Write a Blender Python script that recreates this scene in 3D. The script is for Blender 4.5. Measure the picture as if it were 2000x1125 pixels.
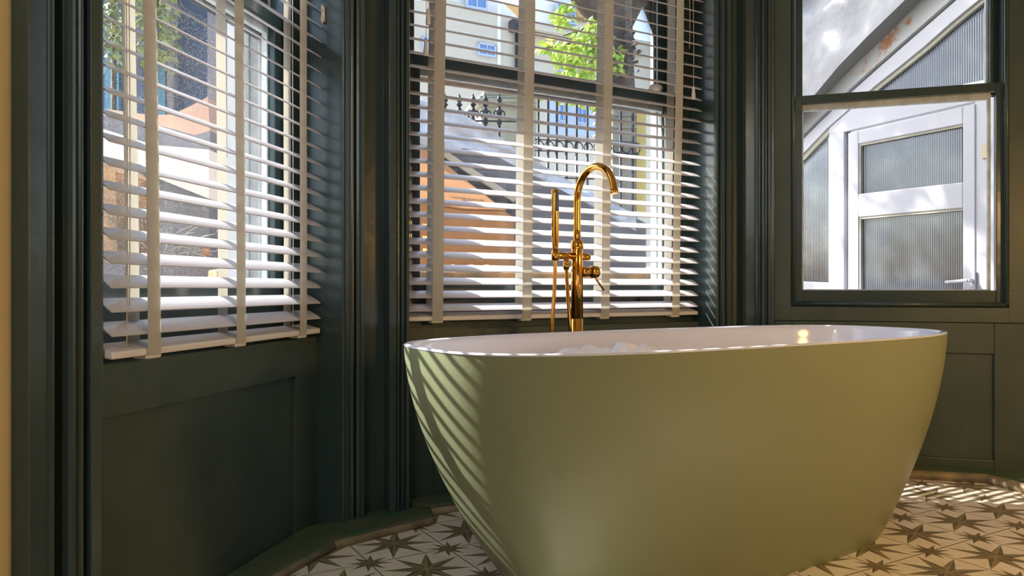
import bpy, bmesh, math, random
from mathutils import Vector, Matrix, noise

# ------------------------------------------------------------------ scene, camera, light
scene = bpy.context.scene
for o in list(bpy.data.objects):
    bpy.data.objects.remove(o)
COL = scene.collection
R = math.radians
H = 0.711                                   # lens height
cam_data = bpy.data.cameras.new('camera')
cam_data.lens = 27.0
cam_data.sensor_width = 36.0
cam_data.clip_start = 0.05
cam = bpy.data.objects.new('camera', cam_data)
cam.location = (0, 0, H)
cam.rotation_euler = (R(90), 0, 0)
COL.objects.link(cam)
scene.camera = cam

scene.view_settings.view_transform = 'Standard'
scene.view_settings.look = 'None'
scene.view_settings.gamma = 1
scene.view_settings.use_curve_mapping = False
scene.view_settings.exposure = 0.2
scene.cycles.use_denoising = True
scene.cycles.max_bounces = 10
scene.cycles.transparent_max_bounces = 24
scene.cycles.sample_clamp_indirect = 8

world = bpy.data.worlds.new('sky')
scene.world = world
world.use_nodes = True
wn = world.node_tree.nodes
wn.clear()
bg = wn.new('ShaderNodeBackground')
skyt = wn.new('ShaderNodeTexSky')
skyt.sky_type = 'NISHITA'
skyt.sun_disc = False
skyt.sun_elevation = R(41)
skyt.sun_rotation = R(-71.8)
skyt.altitude = 20
skyt.dust_density = 2.0
wo = wn.new('ShaderNodeOutputWorld')
hsv = wn.new('ShaderNodeHueSaturation')
hsv.inputs['Saturation'].default_value = 0.85
world.node_tree.links.new(skyt.outputs[0], hsv.inputs['Color'])
world.node_tree.links.new(hsv.outputs[0], bg.inputs[0])
world.node_tree.links.new(bg.outputs[0], wo.inputs[0])
bg.inputs[1].default_value = 0.52

SUN_AZ = (0.961, -0.277)                      # horizontal travel of the sunlight
SUN_EL = R(41)
sun_data = bpy.data.lights.new('sun', 'SUN')
sun_data.energy = 14.0
sun_data.angle = R(0.53)
sun_data.color = (1.0, 0.93, 0.82)
sun = bpy.data.objects.new('sun', sun_data)
_d = Vector((SUN_AZ[0] * math.cos(SUN_EL), SUN_AZ[1] * math.cos(SUN_EL), -math.sin(SUN_EL)))
sun.rotation_euler = _d.to_track_quat('-Z', 'Y').to_euler()
sun.location = (-6, 4, 6)
COL.objects.link(sun)


def area_light(name, loc, target, size, power, color):
    d = bpy.data.lights.new(name, 'AREA')
    d.shape = 'DISK'
    d.size = size
    d.energy = power
    d.color = color
    o = bpy.data.objects.new(name, d)
    o.location = loc
    o.rotation_euler = (Vector(target) - Vector(loc)).to_track_quat('-Z', 'Y').to_euler()
    COL.objects.link(o)
    return o


# the room's own lamps and an added cool fill, all out of view
area_light('table_lamp_light', (1.92, 0.95, 1.10), (1.05, 2.0, 0.30), 0.30, 12.0, (1.0, 0.55, 0.17))
area_light('cool_fill_light', (-0.62, -1.35, 1.7), (0.2, 2.0, 1.2), 0.9, 8.0, (0.80, 0.91, 1.0)).data.shape = 'SQUARE'  # added cool fill to soften the posts; no window stands there
area_light('wall_lamp_light', (-0.45, -1.0, 2.2), (-0.72, 0.8, 0.9), 0.16, 5, (1.0, 0.82, 0.55))

# ------------------------------------------------------------------ materials


def new_mat(name):
    m = bpy.data.materials.new(name)
    m.use_nodes = True
    nt = m.node_tree
    return m, nt, nt.nodes['Principled BSDF']


def simple(name, col, rough=0.5, metal=0.0, col2=None, nscale=8.0, bump=0.0, bscale=60.0, detail=4, coat=0.0, spec=0.5):
    m, nt, p = new_mat(name)
    p.inputs['Base Color'].default_value = (*col, 1)
    p.inputs['Roughness'].default_value = rough
    p.inputs['Metallic'].default_value = metal
    p.inputs['Specular IOR Level'].default_value = spec
    if coat:
        p.inputs['Coat Weight'].default_value = coat
        p.inputs['Coat Roughness'].default_value = 0.08
    tc = nt.nodes.new('ShaderNodeTexCoord')
    if col2 is not None:
        n = nt.nodes.new('ShaderNodeTexNoise')
        n.inputs['Scale'].default_value = nscale
        n.inputs['Detail'].default_value = detail
        nt.links.new(tc.outputs['Object'], n.inputs['Vector'])
        r = nt.nodes.new('ShaderNodeValToRGB')
        r.color_ramp.elements[0].position = 0.35
        r.color_ramp.elements[1].position = 0.65
        r.color_ramp.elements[0].color = (*col, 1)
        r.color_ramp.elements[1].color = (*col2, 1)
        nt.links.new(n.outputs['Fac'], r.inputs[0])
        nt.links.new(r.outputs[0], p.inputs['Base Color'])
    if bump:
        n2 = nt.nodes.new('ShaderNodeTexNoise')
        n2.inputs['Scale'].default_value = bscale
        n2.inputs['Detail'].default_value = 5
        nt.links.new(tc.outputs['Object'], n2.inputs['Vector'])
        b = nt.nodes.new('ShaderNodeBump')
        b.inputs['Strength'].default_value = bump
        b.inputs['Distance'].default_value = 0.01
        nt.links.new(n2.outputs['Fac'], b.inputs['Height'])
        nt.links.new(b.outputs[0], p.inputs['Normal'])
    return m


M = {}
M['paint'] = simple('dark_green_gloss_paint', (0.034, 0.060, 0.064), 0.25, col2=(0.044, 0.072, 0.074), nscale=3, bump=0.12, bscale=14, coat=0.15)
M['paint_panel'] = simple('dark_green_satin_paint', (0.046, 0.070, 0.062), 0.42, col2=(0.066, 0.090, 0.078), nscale=5, bump=0.08, bscale=90)
M['cream'] = simple('cream_wall_paint', (0.66, 0.53, 0.29), 0.7, col2=(0.70, 0.57, 0.33), nscale=2, bump=0.1, bscale=40)
M['ceiling'] = simple('ceiling_paint', (0.75, 0.72, 0.66), 0.8)
M['slat'] = simple('white_blind_slat', (0.63, 0.64, 0.72), 0.32)
M['rail'] = simple('white_blind_rail', (0.78, 0.76, 0.78), 0.35)
M['cord'] = simple('cream_cord', (0.72, 0.66, 0.58), 0.7)
M['plastic_w'] = simple('white_plastic', (0.8, 0.78, 0.74), 0.35)
M['tub'] = simple('sage_green_enamel', (0.205, 0.235, 0.145), 0.36, col2=(0.22, 0.25, 0.155), nscale=2.0, bump=0.05, bscale=120)
M['acrylic'] = simple('white_acrylic', (0.66, 0.71, 0.88), 0.12, coat=0.0)
M['foam'] = simple('white_bath_foam', (0.86, 0.86, 0.92), 0.6, bump=0.7, bscale=90)
M['water'] = simple('milky_bath_water', (0.72, 0.74, 0.80), 0.08)
M['brass'] = simple('polished_gold', (0.68, 0.335, 0.065), 0.13, metal=1.0)
M['nozzle'] = simple('grey_rubber_nozzles', (0.10, 0.09, 0.10), 0.5)
M['plinth'] = simple('mossy_green_board', (0.045, 0.115, 0.062), 0.5, col2=(0.12, 0.12, 0.07), nscale=7, bump=0.4, bscale=40)
M['bead'] = simple('worn_brown_bead', (0.34, 0.26, 0.16), 0.45, col2=(0.15, 0.13, 0.08), nscale=12, bump=0.3, bscale=60)
M['white_ext'] = simple('white_masonry_paint', (0.50, 0.51, 0.52), 0.7, col2=(0.44, 0.45, 0.45), nscale=5, bump=0.3, bscale=20)
M['lining'] = simple('weathered_white_lining', (0.40, 0.41, 0.41), 0.7, col2=(0.27, 0.28, 0.28), nscale=9, bump=0.5, bscale=24)
M['peel'] = simple('peeling_cream_paint', (0.72, 0.78, 0.84), 0.7, col2=(0.54, 0.58, 0.60), nscale=22, bump=0.5, bscale=50)
M['upvc'] = simple('white_upvc', (0.44, 0.44, 0.49), 0.3)
M['stucco'] = simple('rough_white_stucco', (0.33, 0.33, 0.35), 0.85, col2=(0.39, 0.39, 0.40), nscale=3, bump=1.0, bscale=16)
M['soffit'] = simple('shade_grey_soffit', (0.17, 0.17, 0.165), 0.8, bump=0.3, bscale=20)  # soffit shade put into the base colour; the door rebate uses it too
M['cardboard'] = simple('cardboard', (0.40, 0.18, 0.062), 0.8, col2=(0.45, 0.21, 0.08), nscale=7)
M['print'] = simple('faded_box_print', (0.12, 0.055, 0.02), 0.8)
M['slate'] = simple('grey_slate_render', (0.13, 0.13, 0.15), 0.7, col2=(0.19, 0.19, 0.21), nscale=4, bump=0.3, bscale=25)
M['dark_slate'] = simple('dark_recess_panel', (0.035, 0.037, 0.043), 0.7, col2=(0.06, 0.062, 0.07), nscale=6, bump=0.3, bscale=25)
M['sheet'] = simple('crumpled_polythene', (0.62, 0.66, 0.74), 0.22, col2=(0.40, 0.44, 0.53), nscale=9, bump=0.7, bscale=12)
M['blue_slate'] = simple('blue_grey_cladding', (0.035, 0.06, 0.12), 0.35, col2=(0.07, 0.10, 0.17), nscale=5)
M['teal'] = simple('teal_door_paint', (0.06, 0.22, 0.33), 0.35)
M['timber'] = simple('pale_timber', (0.50, 0.45, 0.36), 0.7)
M['stone_beige'] = simple('beige_stone', (0.40, 0.38, 0.31), 0.8, col2=(0.30, 0.285, 0.235), nscale=3, bump=0.3)
M['facade'] = simple('cream_facade_render', (0.60, 0.55, 0.47), 0.8, col2=(0.56, 0.52, 0.45), nscale=1.2)
M['roof_w'] = simple('pale_roof_sheet', (0.85, 0.84, 0.82), 0.6)
M['blue_frame'] = simple('pale_blue_frame', (0.42, 0.52, 0.75), 0.5)
M['blue_glass'] = simple('sky_blue_window_glass', (0.12, 0.24, 0.52), 0.1, coat=0.5)
M['iron'] = simple('black_ironwork', (0.012, 0.014, 0.02), 0.35)
M['bark'] = simple('brown_bark', (0.10, 0.065, 0.045), 0.9, col2=(0.045, 0.035, 0.03), nscale=12, bump=1.0, bscale=20)
M['leaf'] = simple('lime_green_leaf', (0.34, 0.52, 0.05), 0.5, col2=(0.55, 0.66, 0.12), nscale=6)
M['leaf_dark'] = simple('olive_leaf', (0.12, 0.17, 0.05), 0.6, col2=(0.30, 0.34, 0.10), nscale=8)
M['cobble'] = simple('pink_cobble', (0.45, 0.29, 0.24), 0.6, col2=(0.36, 0.24, 0.2), nscale=20)
M['brick'] = simple('orange_brown_masonry', (0.42, 0.22, 0.09), 0.8, col2=(0.16, 0.12, 0.07), nscale=9, bump=0.5)
M['terracotta'] = simple('pink_terracotta', (0.56, 0.36, 0.26), 0.8, col2=(0.48, 0.30, 0.22), nscale=4)
M['paving'] = simple('pale_paving', (0.42, 0.41, 0.38), 0.8, col2=(0.36, 0.35, 0.33), nscale=2)
M['yellow'] = simple('ochre_render', (0.55, 0.42, 0.14), 0.7)
M['white_sun'] = simple('cream_white_wall', (0.86, 0.82, 0.72), 0.8)
M['brown_tar'] = simple('ochre_gable', (0.55, 0.36, 0.14), 0.8)
M['lock'] = simple('brass_plate', (0.40, 0.33, 0.20), 0.45, metal=0.3)


def tape_material():
    m, nt, p = new_mat('cream_ladder_tape')
    p.inputs['Base Color'].default_value = (0.70, 0.69, 0.65, 1)
    p.inputs['Roughness'].default_value = 0.85
    tr = nt.nodes.new('ShaderNodeBsdfTranslucent')
    tr.inputs[0].default_value = (0.74, 0.72, 0.66, 1)
    mx = nt.nodes.new('ShaderNodeMixShader')
    mx.inputs[0].default_value = 0.45
    nt.links.new(p.outputs[0], mx.inputs[1])
    nt.links.new(tr.outputs[0], mx.inputs[2])
    nt.links.new(mx.outputs[0], nt.nodes['Material Output'].inputs[0])
    return m


M['tape'] = tape_material()


def glass_material(name, dirt=0.0, scale=300.0, gloss=1.0):
    m, nt, p = new_mat(name)
    nt.nodes.remove(p)
    N = nt.nodes
    tr = N.new('ShaderNodeBsdfTransparent')
    tr.inputs[0].default_value = (0.96, 0.98, 0.98, 1)
    gl = N.new('ShaderNodeBsdfGlossy')
    gl.inputs['Roughness'].default_value = 0.02
    fr = N.new('ShaderNodeFresnel')
    fr.inputs[0].default_value = 1.45
    mul = N.new('ShaderNodeMath')
    mul.operation = 'MULTIPLY'
    mul.inputs[1].default_value = gloss
    nt.links.new(fr.outputs[0], mul.inputs[0])
    mx = N.new('ShaderNodeMixShader')
    nt.links.new(mul.outputs[0], mx.inputs[0])
    nt.links.new(tr.outputs[0], mx.inputs[1])
    nt.links.new(gl.outputs[0], mx.inputs[2])
    out = mx
    if dirt:
        tc = N.new('ShaderNodeTexCoord')
        n = N.new('ShaderNodeTexNoise')
        n.inputs['Scale'].default_value = scale
        n.inputs['Detail'].default_value = 2
        nt.links.new(tc.outputs['Object'], n.inputs['Vector'])
        r = N.new('ShaderNodeValToRGB')
        r.color_ramp.elements[0].position = 0.57
        r.color_ramp.elements[1].position = 0.68
        nt.links.new(n.outputs['Fac'], r.inputs[0])
        mm = N.new('ShaderNodeMath')
        mm.operation = 'MULTIPLY_ADD'
        mm.inputs[1].default_value = dirt
        mm.inputs[2].default_value = dirt * 0.06
        nt.links.new(r.outputs[0], mm.inputs[0])
        df = N.new('ShaderNodeBsdfTranslucent')
        df.inputs[0].default_value = (0.75, 0.8, 0.88, 1)
        d2 = N.new('ShaderNodeBsdfDiffuse')
        d2.inputs[0].default_value = (0.75, 0.8, 0.88, 1)
        a = N.new('ShaderNodeMixShader')
        a.inputs[0].default_value = 0.5
        nt.links.new(df.outputs[0], a.inputs[1])
        nt.links.new(d2.outputs[0], a.inputs[2])
        mx2 = N.new('ShaderNodeMixShader')
        nt.links.new(mm.outputs[0], mx2.inputs[0])
        nt.links.new(mx.outputs[0], mx2.inputs[1])
        nt.links.new(a.outputs[0], mx2.inputs[2])
        out = mx2
    nt.links.new(out.outputs[0], N['Material Output'].inputs[0])
    return m


M['glass'] = glass_material('window_glass', 0.05, 250)
M['glass_dusty'] = glass_material('dusty_window_glass', 0.20, 460, 0.5)


def reeded_glass():
    m, nt, p = new_mat('reeded_glass')
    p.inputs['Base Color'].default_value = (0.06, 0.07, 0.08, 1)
    p.inputs['Roughness'].default_value = 0.07
    p.inputs['Specular IOR Level'].default_value = 0.6
    p.inputs['Coat Weight'].default_value = 1.0
    p.inputs['Coat Roughness'].default_value = 0.03
    tc = nt.nodes.new('ShaderNodeTexCoord')
    n = nt.nodes.new('ShaderNodeTexNoise')
    n.inputs['Scale'].default_value = 3.5
    n.inputs['Detail'].default_value = 3
    nt.links.new(tc.outputs['Object'], n.inputs['Vector'])
    r = nt.nodes.new('ShaderNodeValToRGB')
    r.color_ramp.elements[0].position = 0.35
    r.color_ramp.elements[1].position = 0.7
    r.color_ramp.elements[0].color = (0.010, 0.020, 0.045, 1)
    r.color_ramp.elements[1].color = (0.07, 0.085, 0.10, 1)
    nt.links.new(n.outputs['Fac'], r.inputs[0])
    nt.links.new(r.outputs[0], p.inputs['Base Color'])
    return m


M['reeded'] = reeded_glass()


def rust_material():
    m, nt, p = new_mat('white_frame_with_rust')
    p.inputs['Roughness'].default_value = 0.5
    N, Lk = nt.nodes, nt.links
    tc = N.new('ShaderNodeTexCoord')
    n = N.new('ShaderNodeTexNoise')
    n.inputs['Scale'].default_value = 14
    n.inputs['Detail'].default_value = 8
    n.inputs['Roughness'].default_value = 0.7
    Lk.new(tc.outputs['Object'], n.inputs['Vector'])
    acc = None
    for (px_, py_, rad, amp) in ((1737, 78, 0.115, 0.36), (1752, 60, 0.08, 0.30), (1690, 122, 0.10, 0.16), (1772, 44, 0.06, 0.22), (1665, 146, 0.07, 0.15)):
        c = Vector(PD.pt(px_, py_, 0.03)) - Vector(PD.p(0.4, 0, -0.2))
        d = N.new('ShaderNodeVectorMath')
        d.operation = 'DISTANCE'
        Lk.new(tc.outputs['Object'], d.inputs[0])
        d.inputs[1].default_value = c
        mr = N.new('ShaderNodeMapRange')
        mr.inputs['From Min'].default_value = 0.0
        mr.inputs['From Max'].default_value = rad
        mr.inputs['To Min'].default_value = amp
        mr.inputs['To Max'].default_value = 0.0
        Lk.new(d.outputs['Value'], mr.inputs['Value'])
        if acc is None:
            acc = mr.outputs[0]
        else:
            mx = N.new('ShaderNodeMath')
            mx.operation = 'MAXIMUM'
            Lk.new(acc, mx.inputs[0])
            Lk.new(mr.outputs[0], mx.inputs[1])
            acc = mx.outputs[0]
    ad = N.new('ShaderNodeMath')
    ad.operation = 'ADD'
    Lk.new(n.outputs['Fac'], ad.inputs[0])
    Lk.new(acc, ad.inputs[1])
    r = N.new('ShaderNodeValToRGB')
    e = r.color_ramp.elements
    e[0].position = 0.60
    e[0].color = (0.40, 0.40, 0.39, 1)
    e[1].position = 0.76
    e[1].color = (0.36, 0.12, 0.025, 1)
    Lk.new(ad.outputs[0], r.inputs[0])
    Lk.new(r.outputs[0], p.inputs['Base Color'])
    return m



TILE = 0.2235
TILE_ANG = 30.0                              # tile rows run along the middle window wall
TILE_O = (1.3626, 2.338)                     # centre of one large star


def tile_material():
    m, nt, p = new_mat('star_pattern_floor_tiles')
    N, Lk = nt.nodes, nt.links

    def math_n(op, a, b=None, c=None):
        n = N.new('ShaderNodeMath')
        n.operation = op
        for i, v in enumerate((a, b, c)):
            if v is None:
                continue
            if isinstance(v, (int, float)):
                n.inputs[i].default_value = v
            else:
                Lk.new(v, n.inputs[i])
        return n.outputs[0]
    tc = N.new('ShaderNodeTexCoord')
    mp = N.new('ShaderNodeMapping')
    mp.vector_type = 'TEXTURE'
    mp.inputs['Location'].default_value = (TILE_O[0], TILE_O[1], 0)
    mp.inputs['Rotation'].default_value = (0, 0, R(TILE_ANG))
    mp.inputs['Scale'].default_value = (TILE, TILE, 1)
    Lk.new(tc.outputs['Object'], mp.inputs[0])
    sx = N.new('ShaderNodeSeparateXYZ')
    Lk.new(mp.outputs[0], sx.inputs[0])
    X, Y = sx.outputs[0], sx.outputs[1]

    def cell(v, off):
        f = math_n('FRACT', math_n('ADD', v, off))
        return math_n('SUBTRACT', f, 0.5)

    def star(off, rin, rout, rot=22.5):
        x, y = cell(X, off), cell(Y, off)
        r = math_n('SQRT', math_n('ADD', math_n('MULTIPLY', x, x), math_n('MULTIPLY', y, y)))
        a = math_n('ARCTAN2', y, x)
        w = math.pi / 4
        af = math_n('ADD', a, 8 * w + R(rot) + w / 2 - R(0))
        f = math_n('SUBTRACT', math_n('MODULO', af, w), w / 2)
        xx = math_n('MULTIPLY', r, math_n('COSINE', f))
        ys = math_n('MULTIPLY', r, math_n('SINE', f))
        yy = math_n('ABSOLUTE', ys)
        k = rin * math.sin(R(22.5)) / (rout - rin * math.cos(R(22.5)))
        lim = math_n('MULTIPLY', math_n('SUBTRACT', rout, xx), k)
        inside = math_n('LESS_THAN', yy, lim)
        rib = math_n('LESS_THAN', yy, 0.006)
        side = math_n('GREATER_THAN', ys, 0.0)
        return inside, side, rib, x, y
    s1, side1, rib1, x0, y0 = star(0.5, 0.17, 0.53)
    s2, side2, rib2, x1, y1 = star(0.0, 0.095, 0.27)
    # grout lines along the tile edges
    gx = math_n('LESS_THAN', math_n('ABSOLUTE', x1), 0.009)
    gy = math_n('LESS_THAN', math_n('ABSOLUTE', y1), 0.009)
    gr = math_n('MAXIMUM', gx, gy)

    def mix(f, a, b):
        n = N.new('ShaderNodeMix')
        n.data_type = 'RGBA'
        Lk.new(f, n.inputs[0])
        for i, v in ((6, a), (7, b)):
            if isinstance(v, tuple):
                n.inputs[i].default_value = (*v, 1)
            else:
                Lk.new(v, n.inputs[i])
        return n.outputs[2]
    ns = N.new('ShaderNodeTexNoise')
    ns.inputs['Scale'].default_value = 14
    ns.inputs['Detail'].default_value = 6
    Lk.new(tc.outputs['Object'], ns.inputs['Vector'])
    rp = N.new('ShaderNodeValToRGB')
    rp.color_ramp.elements[0].position = 0.3
    rp.color_ramp.elements[1].position = 0.7
    rp.color_ramp.elements[0].color = (0.78, 0.72, 0.62, 1)
    rp.color_ramp.elements[1].color = (0.88, 0.84, 0.78, 1)
    Lk.new(ns.outputs['Fac'], rp.inputs[0])
    rd = N.new('ShaderNodeValToRGB')
    rd.color_ramp.elements[0].position = 0.3
    rd.color_ramp.elements[1].position = 0.7
    rd.color_ramp.elements[0].color = (0.11, 0.095, 0.05, 1)
    rd.color_ramp.elements[1].color = (0.20, 0.17, 0.11, 1)
    Lk.new(ns.outputs['Fac'], rd.inputs[0])
    light = N.new('ShaderNodeMix')
    light.data_type = 'RGBA'
    light.blend_type = 'MULTIPLY'
    light.inputs[0].default_value = 1.0
    Lk.new(rd.outputs[0], light.inputs[6])
    light.inputs[7].default_value = (1.7, 1.6, 1.5, 1)
    dark1 = mix(side1, rd.outputs[0], light.outputs[2])
    dark1 = mix(rib1, dark1, (0.36, 0.33, 0.22))
    dark2 = mix(side2, rd.outputs[0], light.outputs[2])
    c = mix(gr, rp.outputs[0], (0.20, 0.17, 0.12))
    c = mix(s2, c, dark2)
    c = mix(s1, c, dark1)
    Lk.new(c, p.inputs['Base Color'])
    p.inputs['Roughness'].default_value = 0.35
    bp = N.new('ShaderNodeBump')
    bp.inputs['Strength'].default_value = 0.25
    bp.inputs['Distance'].default_value = 0.004
    bp.invert = True
    Lk.new(gr, bp.inputs['Height'])
    Lk.new(bp.outputs[0], p.inputs['Normal'])
    return m


M['tiles'] = tile_material()

# ------------------------------------------------------------------ mesh helpers


class MB:
    def __init__(s):
        s.v, s.f, s.sm = [], [], []

    def add(s, verts, faces, smooth=False):
        b = len(s.v)
        s.v += [tuple(v) for v in verts]
        s.f += [tuple(b + i for i in f) for f in faces]
        s.sm += [smooth] * len(faces)

    def hexa(s, p):
        """p: 8 points, bottom ring 0-3, top ring 4-7"""
        s.add(p, [(3, 2, 1, 0), (4, 5, 6, 7), (0, 1, 5, 4), (1, 2, 6, 5), (2, 3, 7, 6), (3, 0, 4, 7)])

    def box(s, x0, x1, y0, y1, z0, z1):
        s.hexa([(x0, y0, z0), (x1, y0, z0), (x1, y1, z0), (x0, y1, z0), (x0, y0, z1), (x1, y0, z1), (x1, y1, z1), (x0, y1, z1)])

    def prism(s, poly, z0, z1, smooth=False, caps=True):
        n = len(poly)
        b = len(s.v)
        s.v += [(x, y, z0) for x, y in poly] + [(x, y, z1) for x, y in poly]
        for i in range(n):
            j = (i + 1) % n
            s.f.append((b + i, b + j, b + n + j, b + n + i))
            s.sm.append(smooth)
        if caps:
            s.f.append(tuple(b + i for i in reversed(range(n))))
            s.f.append(tuple(b + n + i for i in range(n)))
            s.sm += [False, False]

    def slab(s, pts, off):
        """polygon of 3D points pushed by vector off into a solid"""
        n = len(pts)
        b = len(s.v)
        o = Vector(off)
        s.v += [tuple(p) for p in pts] + [tuple(Vector(p) + o) for p in pts]
        for i in range(n):
            j = (i + 1) % n
            s.f.append((b + i, b + j, b + n + j, b + n + i))
            s.sm.append(False)
        s.f.append(tuple(b + i for i in reversed(range(n))))
        s.f.append(tuple(b + n + i for i in range(n)))
        s.sm += [False, False]

    def tube(s, pts, r, seg=16, cap=True, squash=1.0):
        pts = [Vector(p) for p in pts]
        n = len(pts)
        rs = r if isinstance(r, (list, tuple)) else [r] * n
        up = Vector((0, 0, 1))
        prev = None
        b = len(s.v)
        for i, p in enumerate(pts):
            t = (pts[min(i + 1, n - 1)] - pts[max(i - 1, 0)]).normalized()
            if prev is None:
                a = t.cross(up)
                if a.length < 1e-4:
                    a = t.cross(Vector((1, 0, 0)))
                a.normalize()
            else:
                a = (prev - t * prev.dot(t)).normalized()
            prev = a
            c = t.cross(a)
            for k in range(seg):
                th = 2 * math.pi * k / seg
                s.v.append(tuple(p + (a * math.cos(th) + c * math.sin(th) * squash) * rs[i]))
        for i in range(n - 1):
            for k in range(seg):
                k2 = (k + 1) % seg
                s.f.append((b + i * seg + k, b + i * seg + k2, b + (i + 1) * seg + k2, b + (i + 1) * seg + k))
                s.sm.append(True)
        if cap:
            s.f.append(tuple(b + k for k in reversed(range(seg))))
            s.f.append(tuple(b + (n - 1) * seg + k for k in range(seg)))
            s.sm += [False, False]

    def ball(s, c, rx, ry, rz, nu=12, nv=8, jitter=0.0, seed=0):
        rnd = random.Random(seed)
        b = len(s.v)
        c = Vector(c)
        s.v.append(tuple(c + Vector((0, 0, -rz))))
        for i in range(1, nv):
            ph = math.pi * i / nv
            for k in range(nu):
                th = 2 * math.pi * k / nu
                q = 1 + rnd.uniform(-jitter, jitter)
                s.v.append(tuple(c + Vector((rx * math.sin(ph) * math.cos(th) * q, ry * math.sin(ph) * math.sin(th) * q, -rz * math.cos(ph) * q))))
        s.v.append(tuple(c + Vector((0, 0, rz))))
        top = len(s.v) - 1
        for k in range(nu):
            k2 = (k + 1) % nu
            s.f.append((b, b + 1 + k2, b + 1 + k))
            s.f.append((top, b + 1 + (nv - 2) * nu + k, b + 1 + (nv - 2) * nu + k2))
            s.sm += [True, True]
            for i in range(nv - 2):
                s.f.append((b + 1 + i * nu + k, b + 1 + i * nu + k2, b + 1 + (i + 1) * nu + k2, b + 1 + (i + 1) * nu + k))
                s.sm.append(True)

    def build(s, name, mat, parent=None, bevel=0.0, origin=None, bseg=2):
        """vertices are given in world metres (or in the parent's own frame when the parent is turned)"""
        me = bpy.data.meshes.new(name)
        if origin is None:
            if parent is not None:
                if parent.get('_local'):
                    origin = Vector((0, 0, 0))
                else:
                    origin = Vector((0, 0, 0))
                    q = parent
                    while q is not None:
                        origin = origin + q.location
                        q = q.parent
            else:
                xs, ys, zs = zip(*s.v)
                origin = Vector(((min(xs) + max(xs)) / 2, (min(ys) + max(ys)) / 2, min(zs)))
        origin = Vector(origin)
        me.from_pydata([tuple(Vector(v) - origin) for v in s.v], [], s.f)
        me.polygons.foreach_set('use_smooth', s.sm)
        me.materials.append(mat)
        me.update()
        bm = bmesh.new()
        bm.from_mesh(me)
        bmesh.ops.recalc_face_normals(bm, faces=bm.faces)
        bm.to_mesh(me)
        bm.free()
        o = bpy.data.objects.new(name, me)
        COL.objects.link(o)
        if parent is not None:
            o.parent = parent
        else:
            o.location = origin
        if bevel:
            md = o.modifiers.new('edge', 'BEVEL')
            md.width = bevel
            md.segments = bseg
            md.limit_method = 'ANGLE'
            md.angle_limit = R(40)
        return o


def tag(o, label, cat, group=None, kind=None):
    o['label'] = label
    o['category'] = cat
    if group:
        o['group'] = group
    if kind:
        o['kind'] = kind
    return o


def structure(o, label=None):
    o['kind'] = 'structure'
    if label:
        o['label'] = label
    return o


def empty(name, loc, rz=0.0):
    o = bpy.data.objects.new(name, None)
    o.location = loc
    o.rotation_euler = (0, 0, rz)
    o.empty_display_size = 0.1
    COL.objects.link(o)
    return o


def link_copy(src, parent):
    c = src.copy()
    c.parent = parent
    COL.objects.link(c)
    return c


class Plane:
    """a vertical plane: a runs along it to the right, n towards the room"""

    def __init__(s, ox, oy, theta):
        s.o = (ox, oy)
        s.th = theta
        s.d = (math.sin(R(theta)), math.cos(R(theta)))
        s.n = (math.cos(R(theta)), -math.sin(R(theta)))

    def xy(s, a, n=0.0):
        return (s.o[0] + s.d[0] * a + s.n[0] * n, s.o[1] + s.d[1] * a + s.n[1] * n)

    def p(s, a, n, z):
        return (*s.xy(a, n), z)

    def box(s, mb, a0, a1, n0, n1, z0, z1):
        mb.hexa([s.p(a0, n1, z0), s.p(a1, n1, z0), s.p(a1, n0, z0), s.p(a0, n0, z0),
                 s.p(a0, n1, z1), s.p(a1, n1, z1), s.p(a1, n0, z1), s.p(a0, n0, z1)])

    def at(s, px, n=0.0):
        """distance along the plane of a sight line measured on the survey photo"""
        r = (px - 1000) / 1500.0
        ox, oy = s.o[0] + s.n[0] * n, s.o[1] + s.n[1] * n
        return (r * oy - ox) / (s.d[0] - r * s.d[1])

    def pt(s, px, py, n=0.0):
        a = s.at(px, n)
        x, y = s.xy(a, n)
        return (x, y, H + (562.5 - py) / 1500.0 * y)


PL = Plane(-0.748, 1.42, 13.13)              # left window wall
PC = Plane(-0.3256, 2.454, 60.0)             # middle window wall
_c = PC.xy(1.471, 0)
PR = Plane(_c[0], _c[1], 107.2)              # right window wall
CEIL = 2.9
WTOP = 2.45                                  # window heads

# ------------------------------------------------------------------ floor, ceiling, walls
room_poly = [PL.xy(-3.0, -0.06), PL.xy(0.95, -0.06), PC.xy(-0.2, -0.06), PC.xy(1.5, -0.06), PR.xy(0.0, -0.06), PR.xy(1.15, -0.06), (2.75, -1.6), (-1.45, -1.6)]
mb = MB()
mb.prism(room_poly, -0.08, 0.0)
structure(mb.build('floor', M['tiles'], origin=(0, 0, 0)))
mb = MB()
ceil_poly = [PL.xy(-3.1, -0.35), PL.xy(1.07, -0.35), PC.xy(1.6, -0.35), PR.xy(1.3, -0.35), (3.0, -1.8), (-1.7, -1.8)]
mb.prism(ceil_poly, CEIL, CEIL + 0.15)
structure(mb.build('ceiling', M['ceiling']))
mb = MB()
PL.box(mb, -3.0, -0.163, -0.30, -0.045, 0.0, CEIL)
structure(mb.build('wall_left', M['cream']), 'cream painted wall at the left edge of the photo')
mb = MB()
mb.box(-1.7, 3.0, -1.75, -1.6, 0.0, CEIL)
structure(mb.build('wall_back', M['cream']))
e_ = PR.xy(1.12, 0.0)
mb = MB()
mb.prism([(e_[0], e_[1]), (e_[0] + 0.15, e_[1] + 0.05), (3.0, -1.75), (2.75, -1.75)], 0.0, CEIL)
structure(mb.build('wall_right', M['cream']))

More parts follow.
